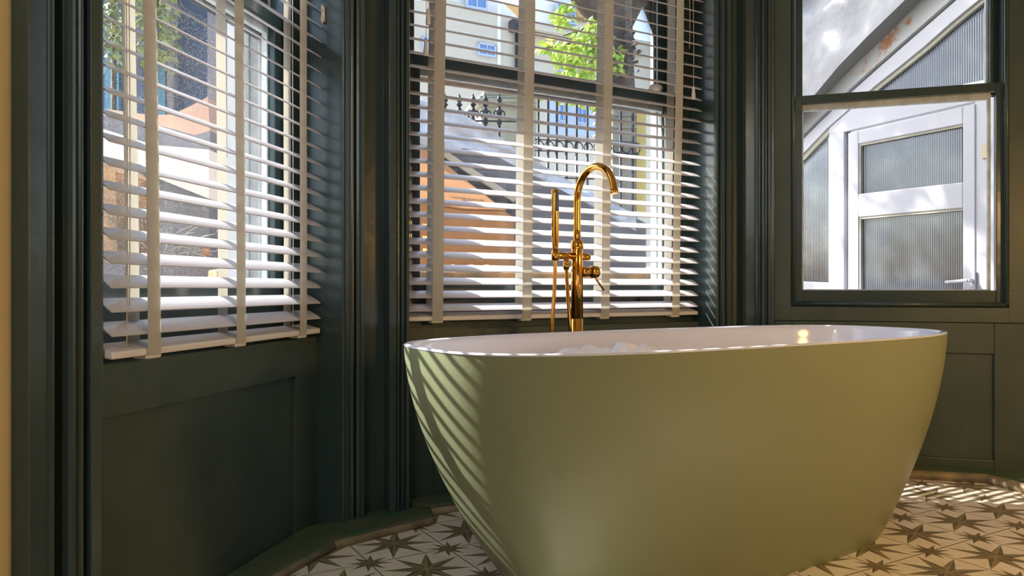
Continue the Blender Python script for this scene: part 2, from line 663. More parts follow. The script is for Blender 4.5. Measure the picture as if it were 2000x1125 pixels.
# walls over and under each window (lintels and aprons)
A_L = (-0.02, 0.86)
A_C = (-0.033, 1.262)
for nm, P, (a0, a1) in (('left', PL, A_L), ('middle', PC, A_C)):
    mb = MB()
    P.box(mb, a0 - 0.02, a1 + 0.02, -0.32, 0.04, WTOP, CEIL)
    structure(mb.build('wall_' + nm + '_head', M['paint']))


def apron(P, a0, a1, n, ztop, rec, name, mat=M['paint_panel']):
    """panelled apron with a sunk field: rec = (a0, a1, z0, z1)"""
    mb = MB()
    P.box(mb, a0, a1, -0.30, n - 0.012, 0.0, ztop)
    P.box(mb, a0, rec[0], n - 0.012, n, 0.0, ztop)
    P.box(mb, rec[1], a1, n - 0.012, n, 0.0, ztop)
    P.box(mb, rec[0], rec[1], n - 0.012, n, rec[3], ztop)
    P.box(mb, rec[0], rec[1], n - 0.012, n, 0.0, rec[2])
    return structure(mb.build(name, mat, bevel=0.002))


apron(PL, -0.02, 0.86, -0.024, 0.568, (-0.012, 0.74, 0.002, 0.465), 'wall_left_panel')
apron(PC, -0.033, 1.262, -0.024, 0.575, (0.09, 1.14, 0.002, 0.465), 'wall_middle_panel')

# ------------------------------------------------------------------ moulded posts (interior trims)


def bead(P, a, n, r, k=5, t0=0, t1=180):
    return [P.xy(a - r * math.cos(R(t0 + (t1 - t0) * i / k)), n + r * math.sin(R(t0 + (t1 - t0) * i / k))) for i in range(k + 1)]


def post(name, pts, back, label=None):
    mb = MB()
    mb.prism(pts + back, 0.0, CEIL)
    return structure(mb.build(name, M['paint'], bevel=0.0016), label)


# left architrave, low relief, from the cream wall to the left window
n0 = -0.045
pts = [PL.xy(-0.163, n0 - 0.08), PL.xy(-0.163, n0 + 0.035), PL.xy(-0.125, n0 + 0.035)]
pts += bead(PL, -0.119, n0 + 0.035, 0.006)
pts += [PL.xy(-0.113, n0 - 0.006), PL.xy(-0.094, n0 - 0.006), PL.xy(-0.088, n0 + 0.030)]
pts += bead(PL, -0.076, n0 + 0.032, 0.011)
pts += [PL.xy(-0.062, n0 + 0.036), PL.xy(-0.058, n0 + 0.042), PL.xy(-0.053, n0 + 0.042), PL.xy(-0.050, n0 + 0.000),
        PL.xy(-0.042, n0 + 0.000), PL.xy(-0.040, n0 + 0.046), PL.xy(-0.020, n0 + 0.050), PL.xy(-0.015, n0 + 0.050), PL.xy(-0.013, n0 + 0.03), PL.xy(-0.013, -0.125)]
post('trim_1', pts, [], 'dark moulded architrave between the cream wall and the left window')

pts = [PL.xy(0.86, -0.125), PL.xy(0.86, 0.058), PL.xy(0.8625, 0.064), PL.xy(0.8635, 0.058), PL.xy(0.866, 0.058), PL.xy(0.867, 0.069), PL.xy(0.879, 0.073),
       PL.xy(0.882, 0.066), PL.xy(0.886, 0.070)]
pts += bead(PL, 0.893, 0.074, 0.006)
pts += [PL.xy(0.900, 0.060), PC.xy(-0.207, 0.055), PC.xy(-0.204, 0.078), PC.xy(-0.196, 0.082)]
pts += bead(PC, -0.186, 0.080, 0.007)
pts += [PC.xy(-0.178, 0.070), PC.xy(-0.178, 0.028), PC.xy(-0.100, 0.028), PC.xy(-0.100, 0.078), PC.xy(-0.078, 0.080), PC.xy(-0.076, 0.068)]
pts += bead(PC, -0.068, 0.068, 0.006)
pts += [PC.xy(-0.061, 0.060), PC.xy(-0.058, 0.076), PC.xy(-0.055, 0.078), PC.xy(-0.052, 0.062), PC.xy(-0.044, 0.062), PC.xy(-0.042, 0.074), PC.xy(-0.034, 0.076), PC.xy(-0.033, 0.06), PC.xy(-0.033, -0.125)]
post('trim_2', pts, [PL.xy(0.985, -0.125)], 'dark moulded post between the left and the middle window')

pts = [PC.xy(1.262, -0.125), PC.xy(1.262, 0.060), PC.xy(1.264, 0.072), PC.xy(1.272, 0.074), PC.xy(1.276, 0.062), PC.xy(1.281, 0.062), PC.xy(1.284, 0.076)]
pts += bead(PC, 1.294, 0.076, 0.008)
pts += [PC.xy(1.304, 0.064), PC.xy(1.308, 0.064), PC.xy(1.311, 0.082)]
pts += bead(PC, 1.317, 0.082, 0.005)
pts += [PC.xy(1.324, 0.076), PC.xy(1.338, 0.076), PC.xy(1.338, 0.026), PC.xy(1.404, 0.026), PC.xy(1.418, 0.030), PC.xy(1.424, 0.060)]
pts += [PR.xy(0.022, 0.062), PR.xy(0.056, 0.062), PR.xy(0.058, 0.074), PR.xy(0.070, 0.078), PR.xy(0.073, 0.062), PR.xy(0.078, 0.062)]
pts += bead(PR, 0.088, 0.068, 0.008)
pts += [PR.xy(0.098, 0.058), PR.xy(0.103, 0.058)]
pts += bead(PR, 0.112, 0.064, 0.007)
pts += [PR.xy(0.121, 0.060), PR.xy(0.132, 0.060), PR.xy(0.134, 0.02), PR.xy(0.134, -0.125)]
post('trim_3', pts, [PC.xy(1.52, -0.125)], 'dark moulded post between the middle and the right window')

# outer masonry piers behind the posts
mb = MB()
mb.prism([PL.xy(0.86, -0.32), PL.xy(0.86, -0.125), PL.xy(0.985, -0.125), PC.xy(-0.033, -0.125), PC.xy(-0.033, -0.32), PL.xy(1.0757, -0.32)], 0.0, CEIL)
structure(mb.build('wall_pier', M['white_ext']), 'white outer pier beyond the left window')
mb = MB()
mb.prism([PC.xy(1.262, -0.32), PC.xy(1.262, -0.125), PC.xy(1.52, -0.125), PR.xy(0.134, -0.125), PR.xy(0.134, -0.27), PC.xy(1.58, -0.32)], 0.0, CEIL)
structure(mb.build('wall_pier', M['white_ext']), 'white outer pier beyond the middle window')
mb = MB()
PL.box(mb, -0.5, -0.05, -0.32, -0.125, 0.0, CEIL)
structure(mb.build('wall_pier', M['white_ext']))

# ------------------------------------------------------------------ windows 1 and 2 (sashes)


def sash_window(name, P, a0, a1, glass, label):
    z0, z1 = 0.60, WTOP
    root = empty(name, P.p((a0 + a1) / 2, -0.13, z0))
    structure(root, label)
    st = 0.042
    box_w = 0.062
    f = MB()                                   # sash box frame
    for s0, s1 in ((a0, a0 + box_w), (a1 - box_w, a1)):
        P.box(f, s0, s1, -0.138, -0.085, z0, z1)
    P.box(f, a0, a1, -0.215, -0.085, z1 - 0.05, z1)
    P.box(f, a0, a0 + box_w + 0.012, -0.092, -0.078, z0, z1)
    P.box(f, a1 - box_w - 0.012, a1, -0.092, -0.078, z0, z1)
    f.build('window_frame', M['paint'], root, bevel=0.002)
    f = MB()                                   # white painted outer linings
    for s0, s1 in ((a0, a0 + box_w - 0.001), (a1 - box_w + 0.001, a1)):
        P.box(f, s0, s1, -0.24, -0.138, z0, z1)
    for s0, sg in ((a0 + box_w - 0.001, 1), (a1 - box_w + 0.001, -1)):
        P.box(f, min(s0, s0 + sg * 0.006), max(s0, s0 + sg * 0.006), -0.232, -0.205, z0, z1)
        P.box(f, min(s0, s0 + sg * 0.012), max(s0, s0 + sg * 0.012), -0.17, -0.158, z0, 1.43)
    f.build('outer_lining', M['lining'], root, bevel=0.002)
    g0, g1 = a0 + box_w, a1 - box_w
    for nm, na, nb, za, zb, rb, rt in (('lower_sash', -0.135, -0.095, z0 + 0.03, 1.495, 0.095, 0.042), ('upper_sash', -0.185, -0.145, 1.435, z1 - 0.05, 0.045, 0.05)):
        s = MB()
        P.box(s, g0, g0 + st + 0.005, na, nb, za, zb)
        P.box(s, g1 - st - 0.005, g1, na, nb, za, zb)
        P.box(s, g0 + st, g1 - st, na, nb, za, za + rb)
        P.box(s, g0 + st, g1 - st, na, nb, zb - rt, zb)
        so = s.build(nm, M['paint'], root, bevel=0.003)
        pk = MB()                              # worn cream putty line on the outer face
        P.box(pk, g0 + st, g1 - st, na + 0.002, nb - 0.022, zb - rt - 0.022, zb - rt)
        P.box(pk, g0 + st + 0.005, g0 + st + 0.013, na + 0.002, nb - 0.022, za + rb, zb - rt - 0.022)
        P.box(pk, g1 - st - 0.013, g1 - st - 0.005, na + 0.002, nb - 0.022, za + rb, zb - rt - 0.022)
        pk.build('putty', M['peel'], so)
        gl = MB()
        pn = (na + nb) / 2
        gl.add([P.p(g0 + st, pn, za + rb - 0.002), P.p(g1 - st, pn, za + rb - 0.002), P.p(g1 - st, pn, zb - rt + 0.002), P.p(g0 + st, pn, zb - rt + 0.002)], [(0, 1, 2, 3)])
        gl.build('pane', glass, so)
    s = MB()                                   # inner board and outer sill
    P.box(s, a0, a1, -0.09, -0.055, z0 - 0.03, z0 + 0.005)
    P.box(s, a0, a1, -0.215, -0.09, z0 - 0.03, z0 + 0.03)
    s.build('window_board', M['paint'], root, bevel=0.003)
    s = MB()
    P.box(s, a0 - 0.03, a1 + 0.03, -0.37, -0.215, z0 - 0.05, z0 + 0.01)
    s.build('outer_sill', M['white_ext'], root, bevel=0.004)
    if name == 'window_2':                    # small catches on the lower sash
        for a in (0.12, 1.0):
            s = MB()
            P.box(s, a, a + 0.05, -0.095, -0.075, z0 + 0.045, z0 + 0.07)
            s.build('sash_lift', M['iron'], root, bevel=0.004)
        s = MB()
        s.ball(P.p(1.10, -0.10, 1.515), 0.03, 0.02, 0.018)
        s.build('sash_catch', M['plastic_w'], root)
    return root


sash_window('window_1', PL, A_L[0], A_L[1], M['glass_dusty'], 'left sash window with dusty glass behind its blind')
sash_window('window_2', PC, A_C[0], A_C[1], M['glass'], 'middle sash window behind the bath and its blind')
mb = MB()
PL.box(mb, -0.02, 0.86, -0.30, -0.055, 0.55, 0.572)
structure(mb.build('trim_4', M['paint']))

# ------------------------------------------------------------------ window 3 and the right wall
NW = 0.02
uG0, uG1 = PR.at(1567, 0.0), PR.at(1938, 0.0)
uS0, uS1 = PR.at(1553, 0.0), PR.at(1962, 0.0)
uB0, uB1 = PR.at(1545, NW), PR.at(1971, NW)
UEND = 1.15
mb = MB()                                      # wall round window 3
PR.box(mb, 0.134, uB0, -0.12, NW, 0.58, CEIL)
PR.box(mb, uB1, UEND, -0.12, NW, 0.58, CEIL)
PR.box(mb, uB0, uB1, -0.12, NW, 0.58, 0.636)
PR.box(mb, uB0, uB1, -0.12, NW, 2.35, CEIL)
structure(mb.build('wall_right_window', M['paint_panel'], bevel=0.001))
r0, r1, rz = 0.20, PR.at(1942, NW + 0.006), 0.462
mb = MB()
PR.box(mb, 0.134, UEND, -0.12, NW - 0.008, 0.0, 0.58)
PR.box(mb, 0.134, r0, NW - 0.008, NW + 0.006, 0.0, 0.578)
PR.box(mb, r1, UEND, NW - 0.008, NW + 0.006, 0.0, 0.578)
PR.box(mb, r0, r1, NW - 0.008, NW + 0.006, rz, 0.578)
PR.box(mb, r0, r1, NW - 0.008, NW + 0.006, 0.0, 0.06)
structure(mb.build('wall_right_panel', M['paint_panel'], bevel=0.0025))

root3 = structure(empty('window_3', PR.p((uS0 + uS1) / 2, 0.0, 0.64)), 'right sash window without a blind')


def frame_rect(P, mbx, a0, a1, z0, z1, w, n0_, n1_, wb=None, wt=None):
    wb = w if wb is None else wb
    wt = w if wt is None else wt
    P.box(mbx, a0, a0 + w, n0_, n1_, z0, z1)
    P.box(mbx, a1 - w, a1, n0_, n1_, z0, z1)
    P.box(mbx, a0 + w, a1 - w, n0_, n1_, z0, z0 + wb)
    P.box(mbx, a0 + w, a1 - w, n0_, n1_, z1 - wt, z1)


mb = MB()                                      # rounded bead round the sashes
path = [PR.p(uB0 + 0.008, NW - 0.002, 2.33), PR.p(uB0 + 0.008, NW - 0.002, 0.648), PR.p(uB1 - 0.008, NW - 0.002, 0.648), PR.p(uB1 - 0.008, NW - 0.002, 2.33)]
for i in range(3):
    mb.tube([path[i], path[i + 1]], 0.0085, 12)
mb.build('window_bead', M['paint'], root3)
mb = MB()
frame_rect(PR, mb, uB0, uB1, 0.636, 2.35, uS0 - uB0 + 0.001, -0.10, 0.004)
mb.build('window_frame', M['paint'], root3, bevel=0.001)
s = MB()
frame_rect(PR, s, uS0, uS1, 0.655, 1.492, uG0 - uS0, -0.035, 0.0, wb=0.047, wt=0.034)
lo = s.build('lower_sash', M['paint'], root3, bevel=0.0025)
g = MB()
g.add([PR.p(uG0, -0.018, 0.70), PR.p(uG1, -0.018, 0.70), PR.p(uG1, -0.018, 1.46), PR.p(uG0, -0.018, 1.46)], [(0, 1, 2, 3)])
g.build('pane', M['glass'], lo)
pk = MB()
PR.box(pk, uG0, uG1, -0.034, -0.020, 1.432, 1.459)
PR.box(pk, uG0, uG0 + 0.006, -0.034, -0.020, 0.702, 1.432)
PR.box(pk, uG1 - 0.011, uG1, -0.034, -0.020, 0.702, 1.432)
PR.box(pk, uG0, uG1, -0.034, -0.020, 0.700, 0.706)
pk.build('putty', M['peel'], lo)
s = MB()
uT0, uT1 = PR.at(1566, -0.055), PR.at(1931, -0.055)
frame_rect(PR, s, uS0 + 0.002, uS1 - 0.002, 1.452, 2.34, uT0 - uS0, -0.075, -0.038, wb=0.036, wt=0.05)
PR.box(s, uT1, uS1 - 0.002, -0.075, -0.038, 1.452, 2.34)
up = s.build('upper_sash', M['paint'], root3, bevel=0.0025)
g = MB()
g.add([PR.p(uT0, -0.056, 1.485), PR.p(uT1, -0.056, 1.485), PR.p(uT1, -0.056, 2.30), PR.p(uT0, -0.056, 2.30)], [(0, 1, 2, 3)])
g.build('pane', M['glass'], up)
pk = MB()
PR.box(pk, uT1 - 0.010, uT1, -0.074, -0.058, 1.488, 2.29)
pk.build('putty', M['peel'], up)
s = MB()
PR.box(s, uS0, uS1, -0.17, -0.10, 0.60, 0.665)
s.build('outer_sill', M['white_ext'], root3, bevel=0.004)

# ------------------------------------------------------------------ plinth boards and bead at the floor


def floor_pt(px, py):
    y = 1500 * H / (py - 562.5)
    return ((px - 1000) / 1500.0 * y, y)


P1, P2, P3 = floor_pt(557, 1125), (-0.488, 2.093), (-0.2366, 2.321)
dirL = (PL.d[0], PL.d[1])
P0 = (P2[0] - (P2[0] - P1[0]) * 4, P2[1] - (P2[1] - P1[1]) * 4)
P4, P5, P6, P7 = (-0.253, 2.405), (0.845, 3.039), (1.728, 2.807), (1.78, 2.67)
P7e = (P7[0] + (P7[0] - P6[0]) * 2.2, P7[1] + (P7[1] - P6[1]) * 2.2)


def strip(name, inner, outer, z1, mat, label=None, bev=0.004):
    mb = MB()
    mb.prism(list(inner) + list(reversed(outer)), 0.0, z1)
    return structure(mb.build(name, mat, bevel=bev), label)


strip('baseboard_left', [P0, P2, P3, (-0.27, 2.40)], [PL.xy(-0.9, -0.03), PL.xy(0.80, -0.03), PL.xy(0.86, 0.02), PC.xy(-0.12, 0.0)], 0.026, M['plinth'])
strip('baseboard_middle', [P4, P5], [PC.xy(-0.05, -0.03), PC.xy(1.35, -0.03)], 0.030, M['plinth'])
strip('baseboard_right', [P5, P6, P7, P7e], [PR.xy(0.05, 0.0), PR.xy(0.82, 0.02), PR.xy(0.95, 0.02), PR.xy(1.15, 0.02)], 0.030, M['plinth'])


def bead_run(name, pts, r, label):
    mb = MB()
    q = []
    for i in range(len(pts) - 1):
        a, b = Vector((*pts[i], r * 0.75)), Vector((*pts[i + 1], r * 0.75))
        for k in range(8):
            q.append(tuple(a.lerp(b, k / 8)))
    q.append((*pts[-1], r * 0.75))
    mb.tube(q, r, 14)
    return structure(mb.build(name, M['bead']), label)


bead_run('trim_5', [P0, P2], 0.012, 'worn brown quarter bead running to the lower left corner')
bead_run('trim_6', [P2, P3], 0.012, 'short worn bead in front of the post')
bead_run('trim_7', [P4, P5], 0.012, None)
bead_run('trim_8', [P5, P6, P7, P7e], 0.018, 'worn bead along the foot of the right wall')

# ------------------------------------------------------------------ venetian blinds
SLW = 0.050


def venetian(label, P, a0, a1, tapes, z0, ztop, lean, cords, TILT, PITCH, first_z, group='venetian blinds'):
    """lean(a, z) gives how far the front edge stands into the room there"""
    L = a1 - a0
    rz = math.atan2(P.d[1], P.d[0])
    base = P.p((a0 + a1) / 2, -0.024, z0 - 0.012)
    root = empty('venetian_blind', base)
    tag(root, label, 'window blind', group)
    nslat = int((ztop - 0.075 - first_z) / PITCH)
    # slat mesh, slightly crowned, in its own frame: x along, y outwards
    sm = MB()
    K = 6
    prof = []
    for i in range(K + 1):
        u = -SLW / 2 + SLW * i / K
        prof.append((u, 0.0022 * (1 - (2 * u / SLW) ** 2)))
    ring = [(u, h + 0.0012) for u, h in prof] + [(u, h - 0.0012) for u, h in reversed(prof)]
    n = len(ring)
    vs = [(-L / 2, u, h) for u, h in ring] + [(L / 2, u, h) for u, h in ring]
    fs = [(i, (i + 1) % n, n + (i + 1) % n, n + i) for i in range(n)]
    fs += [tuple(reversed(range(n))), tuple(range(n, 2 * n))]
    sm.add(vs, fs)
    root_slat = None
    me_parent = empty('tmp', (0, 0, 0))
    me_parent['_local'] = 1
    first = sm.build('slat', M['slat'], me_parent)
    first.parent = None
    bpy.data.objects.remove(me_parent)
    off_c = SLW / 2 * math.cos(TILT)
    rnd = random.Random(5)
    for k in range(nslat):
        z = first_z + PITCH * k
        o = first if k == 0 else link_copy(first, root)
        o.parent = root
        nl, nr = lean(a0, z), lean(a1, z)
        nc = (nl + nr) / 2 - off_c
        pos = Vector(P.p((a0 + a1) / 2, nc, z)) - Vector(base)
        yaw = -math.atan2(nr - nl, L)
        o.location = pos
        o.rotation_euler = Matrix.Rotation(rz + yaw, 4, 'Z').to_3x3().to_4x4().to_euler()
        o.rotation_euler = (Matrix.Rotation(rz + yaw, 3, 'Z') @ Matrix.Rotation(TILT + R(rnd.uniform(-0.8, 0.8)), 3, 'X')).to_euler()
    # bottom rail
    mbr = MB()
    nl, nr = lean(a0, z0), lean(a1, z0)

    def q(a, dn, z):
        f = (a - a0) / L
        return P.p(a, nl + (nr - nl) * f + dn, z)
    for (da, db, za, zb) in ((0.0, -0.052, z0 - 0.009, z0 + 0.005),):
        mbr.hexa([q(a0, da, za), q(a1, da, za), q(a1, db, za + 0.006), q(a0, db, za + 0.006), q(a0, da, zb), q(a1, da, zb), q(a1, db, zb + 0.014), q(a0, db, zb + 0.014)])
    mbr.build('bottom_rail', M['rail'], root, bevel=0.003)
    hb = MB()
    P.box(hb, a0, a1, -0.055, 0.0, ztop - 0.06, ztop)
    hb.build('headrail', M['rail'], root, bevel=0.004)
    zs = [z0 - 0.01 + (ztop - 0.05 - z0) * i / 24 for i in range(25)]
    for ta in tapes:
        for side, dn in ((0, 0.003), (1, -0.0465)):
            t = MB()
            rows = []
            for i, z in enumerate(zs):
                dz = 0.010 if side else 0.0
                w = 0.019
                nn = lean(ta, z) + dn
                wob = 0.0012 * math.sin(z * 7 + ta * 20)
                rows.append([P.p(ta - w + wob, nn, z + dz), P.p(ta + w + wob, nn, z + dz), P.p(ta + w + wob, nn - 0.0006, z + dz), P.p(ta - w + wob, nn - 0.0006, z + dz)])
            vs = [p for r_ in rows for p in r_]
            fs = []
            for i in range(len(rows) - 1):
                for k in range(4):
                    fs.append((4 * i + k, 4 * i + (k + 1) % 4, 4 * i + 4 + (k + 1) % 4, 4 * i + 4 + k))
            t.add(vs, fs, False)
            t.build('ladder_tape', M['tape'], root)
        c = MB()
        zz = z0 - 0.016
        nn = lean(ta, z0)
        c.hexa([P.p(ta - 0.021, nn + 0.002, zz), P.p(ta + 0.021, nn + 0.002, zz), P.p(ta + 0.021, nn - 0.03, zz), P.p(ta - 0.021, nn - 0.03, zz),
                P.p(ta - 0.021, nn + 0.003, zz + 0.008), P.p(ta + 0.021, nn + 0.003, zz + 0.008), P.p(ta + 0.021, nn - 0.03, zz + 0.008), P.p(ta - 0.021, nn - 0.03, zz + 0.008)])
        c.build('tape_clip', M['plastic_w'], root, bevel=0.003)
    for (ca, cn, zb, tassel) in cords:
        c = MB()
        pts_ = [P.p(ca + 0.002 * math.sin(i), cn, zb + (ztop - 0.06 - zb) * i / 10) for i in range(11)]
        c.tube(pts_, 0.0011, 6)
        co = c.build('pull_cord', M['cord'], root)
        if tassel:
            t = MB()
            p0 = Vector(P.p(ca, cn, zb))
            t.tube([p0 + Vector((0, 0, 0.012)), p0 + Vector((0, 0, 0.008)), p0 + Vector((0, 0, -0.004)), p0 + Vector((0, 0, -0.02)), p0 + Vector((0, 0, -0.036)), p0 + Vector((0, 0, -0.04))],
                   [0.003, 0.0065, 0.0055, 0.0075, 0.0085, 0.006], 10)
            t.build('tassel', M['plastic_w'], co)
    return root


def lean_left(a, z):
    f = max(0.0, min(1.0, a / 0.86))
    low = (1.7 - z) / 1.1
    return 0.019 * (1 - f) * low - 0.004 * f * low


def lean_mid(a, z):
    return -0.022 * (1.55 - z) / 0.95 + 0.010


venetian('white wide-slat venetian blind hanging in the left window', PL, -0.010, 0.845, (0.104, 0.418, 0.733), 0.588, WTOP, lean_left,
         [(0.045, 0.004, 0.60, False), (0.052, 0.004, 0.66, False), (0.715, -0.02, 0.60, False)], R(28.5), 0.0448, 0.634)
venetian('white wide-slat venetian blind in the middle window behind the gold tap', PC, -0.027, 1.247, (0.100, 0.440, 0.780, 1.125), 0.612, WTOP, lean_mid,
         [(0.052, 0.006, 1.50, True), (0.060, 0.006, 1.60, True), (1.205, 0.006, 1.50, True), (1.19, 0.0, 1.66, False), (0.02, -0.05, 0.62, False)], R(26), 0.0434, 0.6466)

# cord cleat on the reveal
rev_a = 0.8595
mb = MB()
cz = H + (562.5 - 27) / 1500 * 2.25
PL.box(mb, rev_a - 0.006, rev_a, -0.006, 0.004, cz - 0.022, cz + 0.022)
mb.ball(PL.p(rev_a - 0.008, -0.001, cz + 0.016), 0.004, 0.007, 0.012)
mb.ball(PL.p(rev_a - 0.008, -0.001, cz - 0.016), 0.004, 0.007, 0.012)
tag(mb.build('cord_cleat', M['plastic_w'], bevel=0.001), 'small white cord cleat screwed to the dark reveal, top of the left window', 'cord cleat')

# ------------------------------------------------------------------ bathtub
TC, TA = Vector((0.5324, 2.099)), 0.5535
TR, TZ = dict(a=0.85, b=0.3422, n=3.16, a0=0.5992, b0=0.2466, pw=1.70), 0.58


def tub_ring(a, b, n, z, seg=144, off=0.0):
    out = []
    for i in range(seg):
        th = 2 * math.pi * i / seg
        c, s_ = math.cos(th), math.sin(th)
        u = (a - off) * math.copysign(abs(c) ** (2 / n), c)
        v = (b - off) * math.copysign(abs(s_) ** (2 / n), s_)
        out.append((TC.x + u * math.cos(TA) - v * math.sin(TA), TC.y + u * math.sin(TA) + v * math.cos(TA), z))
    return out


def rings_mesh(mb, rings, cap0=False, cap1=False):
    n = len(rings[0])
    vs = [p for r_ in rings for p in r_]
    fs = []
    for i in range(len(rings) - 1):
        for k in range(n):
            k2 = (k + 1) % n
            fs.append((i * n + k, i * n + k2, (i + 1) * n + k2, (i + 1) * n + k))
    mb.add(vs, fs, True)
    if cap0:
        mb.add(rings[0], [tuple(reversed(range(n)))])
    if cap1:
        mb.add(rings[-1], [tuple(range(n))])


tub = empty('bathtub', (TC.x, TC.y, 0))
tag(tub, 'sage green freestanding oval bathtub with white inside, standing on star tiles', 'bathtub')
mb = MB()
rings = []
NZ = 28
for i in range(NZ + 1):
    zf = i / NZ
    zz = zf * (TZ - 0.007)
    k = 1 - (1 - zz / TZ) ** TR['pw']
    rings.append(tub_ring(TR['a0'] + (TR['a'] - TR['a0']) * k, TR['b0'] + (TR['b'] - TR['b0']) * k, TR['n'], zz + 0.004))
rings[0] = tub_ring(TR['a0'] - 0.003, TR['b0'] - 0.003, TR['n'], 0.0)
rings_mesh(mb, rings, cap0=True)
mb.build('shell', M['tub'], tub)
mb = MB()
rings = []
A, B, n_ = TR['a'], TR['b'], TR['n']
for off, z in ((0.001, TZ - 0.004), (-0.0012, TZ - 0.0025), (-0.001, TZ - 0.0005), (0.002, TZ + 0.0015), (0.006, TZ + 0.002), (0.013, TZ + 0.001), (0.018, TZ - 0.003), (0.021, TZ - 0.012)):
    rings.append(tub_ring(A, B, n_, z, off=off))
for i in range(1, 17):
    zf = i / 16
    z = TZ - 0.012 - (TZ - 0.012 - 0.14) * zf
    k = zf ** 1.8
    rings.append(tub_ring(A - 0.021 - 0.24 * k - 0.02 * zf, B - 0.021 - 0.10 * k - 0.01 * zf, n_ - 0.5 * zf, z))
rings.append(tub_ring(A * 0.60, B * 0.52, 2.4, 0.118))
rings.append(tub_ring(A * 0.4, B * 0.35, 2.2, 0.112))
rings_mesh(mb, rings, cap1=True)
mb.build('basin', M['acrylic'], tub)

# water and foam
WZ = 0.495
mb = MB()
zf = (TZ - 0.012 - WZ) / (TZ - 0.152)
kk = zf ** 1.8
wa, wb = A - 0.021 - 0.24 * kk - 0.02 * zf, B - 0.021 - 0.10 * kk - 0.01 * zf
ring = tub_ring(wa + 0.004, wb + 0.004, n_ - 0.5 * zf, WZ)
mb.add(ring, [tuple(range(len(ring)))])
tag(mb.build('bath_water', M['water']), 'still milky water filling the white inside of the bathtub', 'water', kind='stuff')
mb = MB()
FC = Vector((0.285, 2.13))
NU, NV = 90, 60
vs = []
for j in range(NV + 1):
    for i in range(NU + 1):
        u = (i / NU - 0.5) * 2
        v = (j / NV - 0.5) * 2
        x = FC.x + u * 0.33 * math.cos(0.45) - v * 0.17 * math.sin(0.45)
        y = FC.y + u * 0.33 * math.sin(0.45) + v * 0.17 * math.cos(0.45)
        r_ = math.sqrt(u * u + v * v)
        env = max(0.0, 1 - r_ ** 2.2)
        h = env * 0.052
        h += env ** 0.5 * 0.022 * noise.noise(Vector((x * 14, y * 14, 0.3)))
        h += env ** 0.5 * 0.012 * noise.noise(Vector((x * 38, y * 38, 1.7)))
        h += env ** 0.5 * 0.006 * noise.noise(Vector((x * 90, y * 90, 4.7)))
        dd = ((x - 0.315) ** 2 + (y - 2.10) ** 2)
        h += 0.012 * math.exp(-dd / 0.0007)
        vs.append((x, y, WZ - 0.012 + h if r_ > 0.98 else WZ - 0.002 + h))
fs = [(j * (NU + 1) + i, j * (NU + 1) + i + 1, (j + 1) * (NU + 1) + i + 1, (j + 1) * (NU + 1) + i) for j in range(NV) for i in range(NU)]
mb.add(vs, fs, True)
tag(mb.build('bath_foam', M['foam']), 'lumpy heap of white foam just showing inside the bathtub', 'foam', kind='stuff')

# ------------------------------------------------------------------ gold bath tap
TAP = Vector((0.2105, 2.485))
tap = empty('bath_tap', (TAP.x, TAP.y, 0))
tag(tap, 'polished gold floor-standing bath tap with hand shower behind the bathtub', 'tap')
wd = Vector((PC.d[0], PC.d[1], 0))             # along the wall, to the right
td = Vector((0.50, -0.866, 0))                 # towards the tub


def T(a, t, z):
    return Vector((TAP.x, TAP.y, z)) + wd * a + td * t


m = M['brass']
mb = MB()
mb.tube([T(0, 0, 0.0), T(0, 0, 0.012), T(0, 0, 0.0121), T(0, 0, 0.016)], [0.045, 0.045, 0.042, 0.036], 32)
mb.build('base_plate', m, tap)
mb = MB()
mb.tube([T(0, 0, 0.014), T(0, 0, 0.61), T(0, 0, 0.6105), T(0, 0, 0.6125), T(0, 0, 0.613), T(0, 0, 0.842), T(0, 0, 0.846)], [0.0195, 0.0195, 0.0185, 0.0185, 0.0195, 0.0195, 0.018], 32)
mb.build('column', m, tap, bevel=0)
mb = MB()
ra = 0.098
pts_ = [T(0, 0, 0.84), T(0, 0, 0.90), T(0, 0, 0.95), T(0, 0, 0.985)]
for i in range(25):
    th = math.pi * i / 24 * 0.965
    pts_.append(T(0, ra * (1 - math.cos(th)), 0.992 + ra * math.sin(th)))
pts_.append(pts_[-1] + (pts_[-1] - pts_[-2]).normalized() * 0.006)
mb.tube(pts_, 0.0118, 24)
sp = mb.build('spout', m, tap)
mb = MB()
e1 = pts_[-1]
dv = (pts_[-1] - pts_[-2]).normalized()
mb.tube([e1 - dv * 0.012, e1 - dv * 0.002, e1 + dv * 0.001], [0.0128, 0.0128, 0.0120], 24)
mb.build('aerator', m, sp)
mb = MB()                                      # collar
mb.tube([T(0, 0, 0.836), T(0, 0, 0.838), T(0, 0, 0.862), T(0, 0, 0.864)], [0.019, 0.0205, 0.0205, 0.018], 32)
mb.build('collar', m, tap)
# crossbar with cradle
ZB = 0.814
mb = MB()
mb.tube([T(-0.088, 0.006, ZB), T(-0.087, 0.006, ZB), T(-0.01, 0.004, ZB)], [0.011, 0.0118, 0.0118], 20)
cr = mb.build('cradle_bar', m, tap)
mb = MB()
mb.tube([T(-0.088, 0.006, ZB - 0.016), T(-0.088, 0.006, ZB + 0.016)], 0.0128, 20)
mb.build('cradle', m, cr)
mb = MB()
mb.tube([T(-0.050, 0.012, ZB - 0.005), T(-0.050, 0.012, ZB - 0.045)], 0.0085, 16)
mb.tube([T(-0.050, 0.012, ZB - 0.024), T(-0.050, 0.012, ZB - 0.040)], 0.0105, 8)
mb.build('hose_union', m, tap)
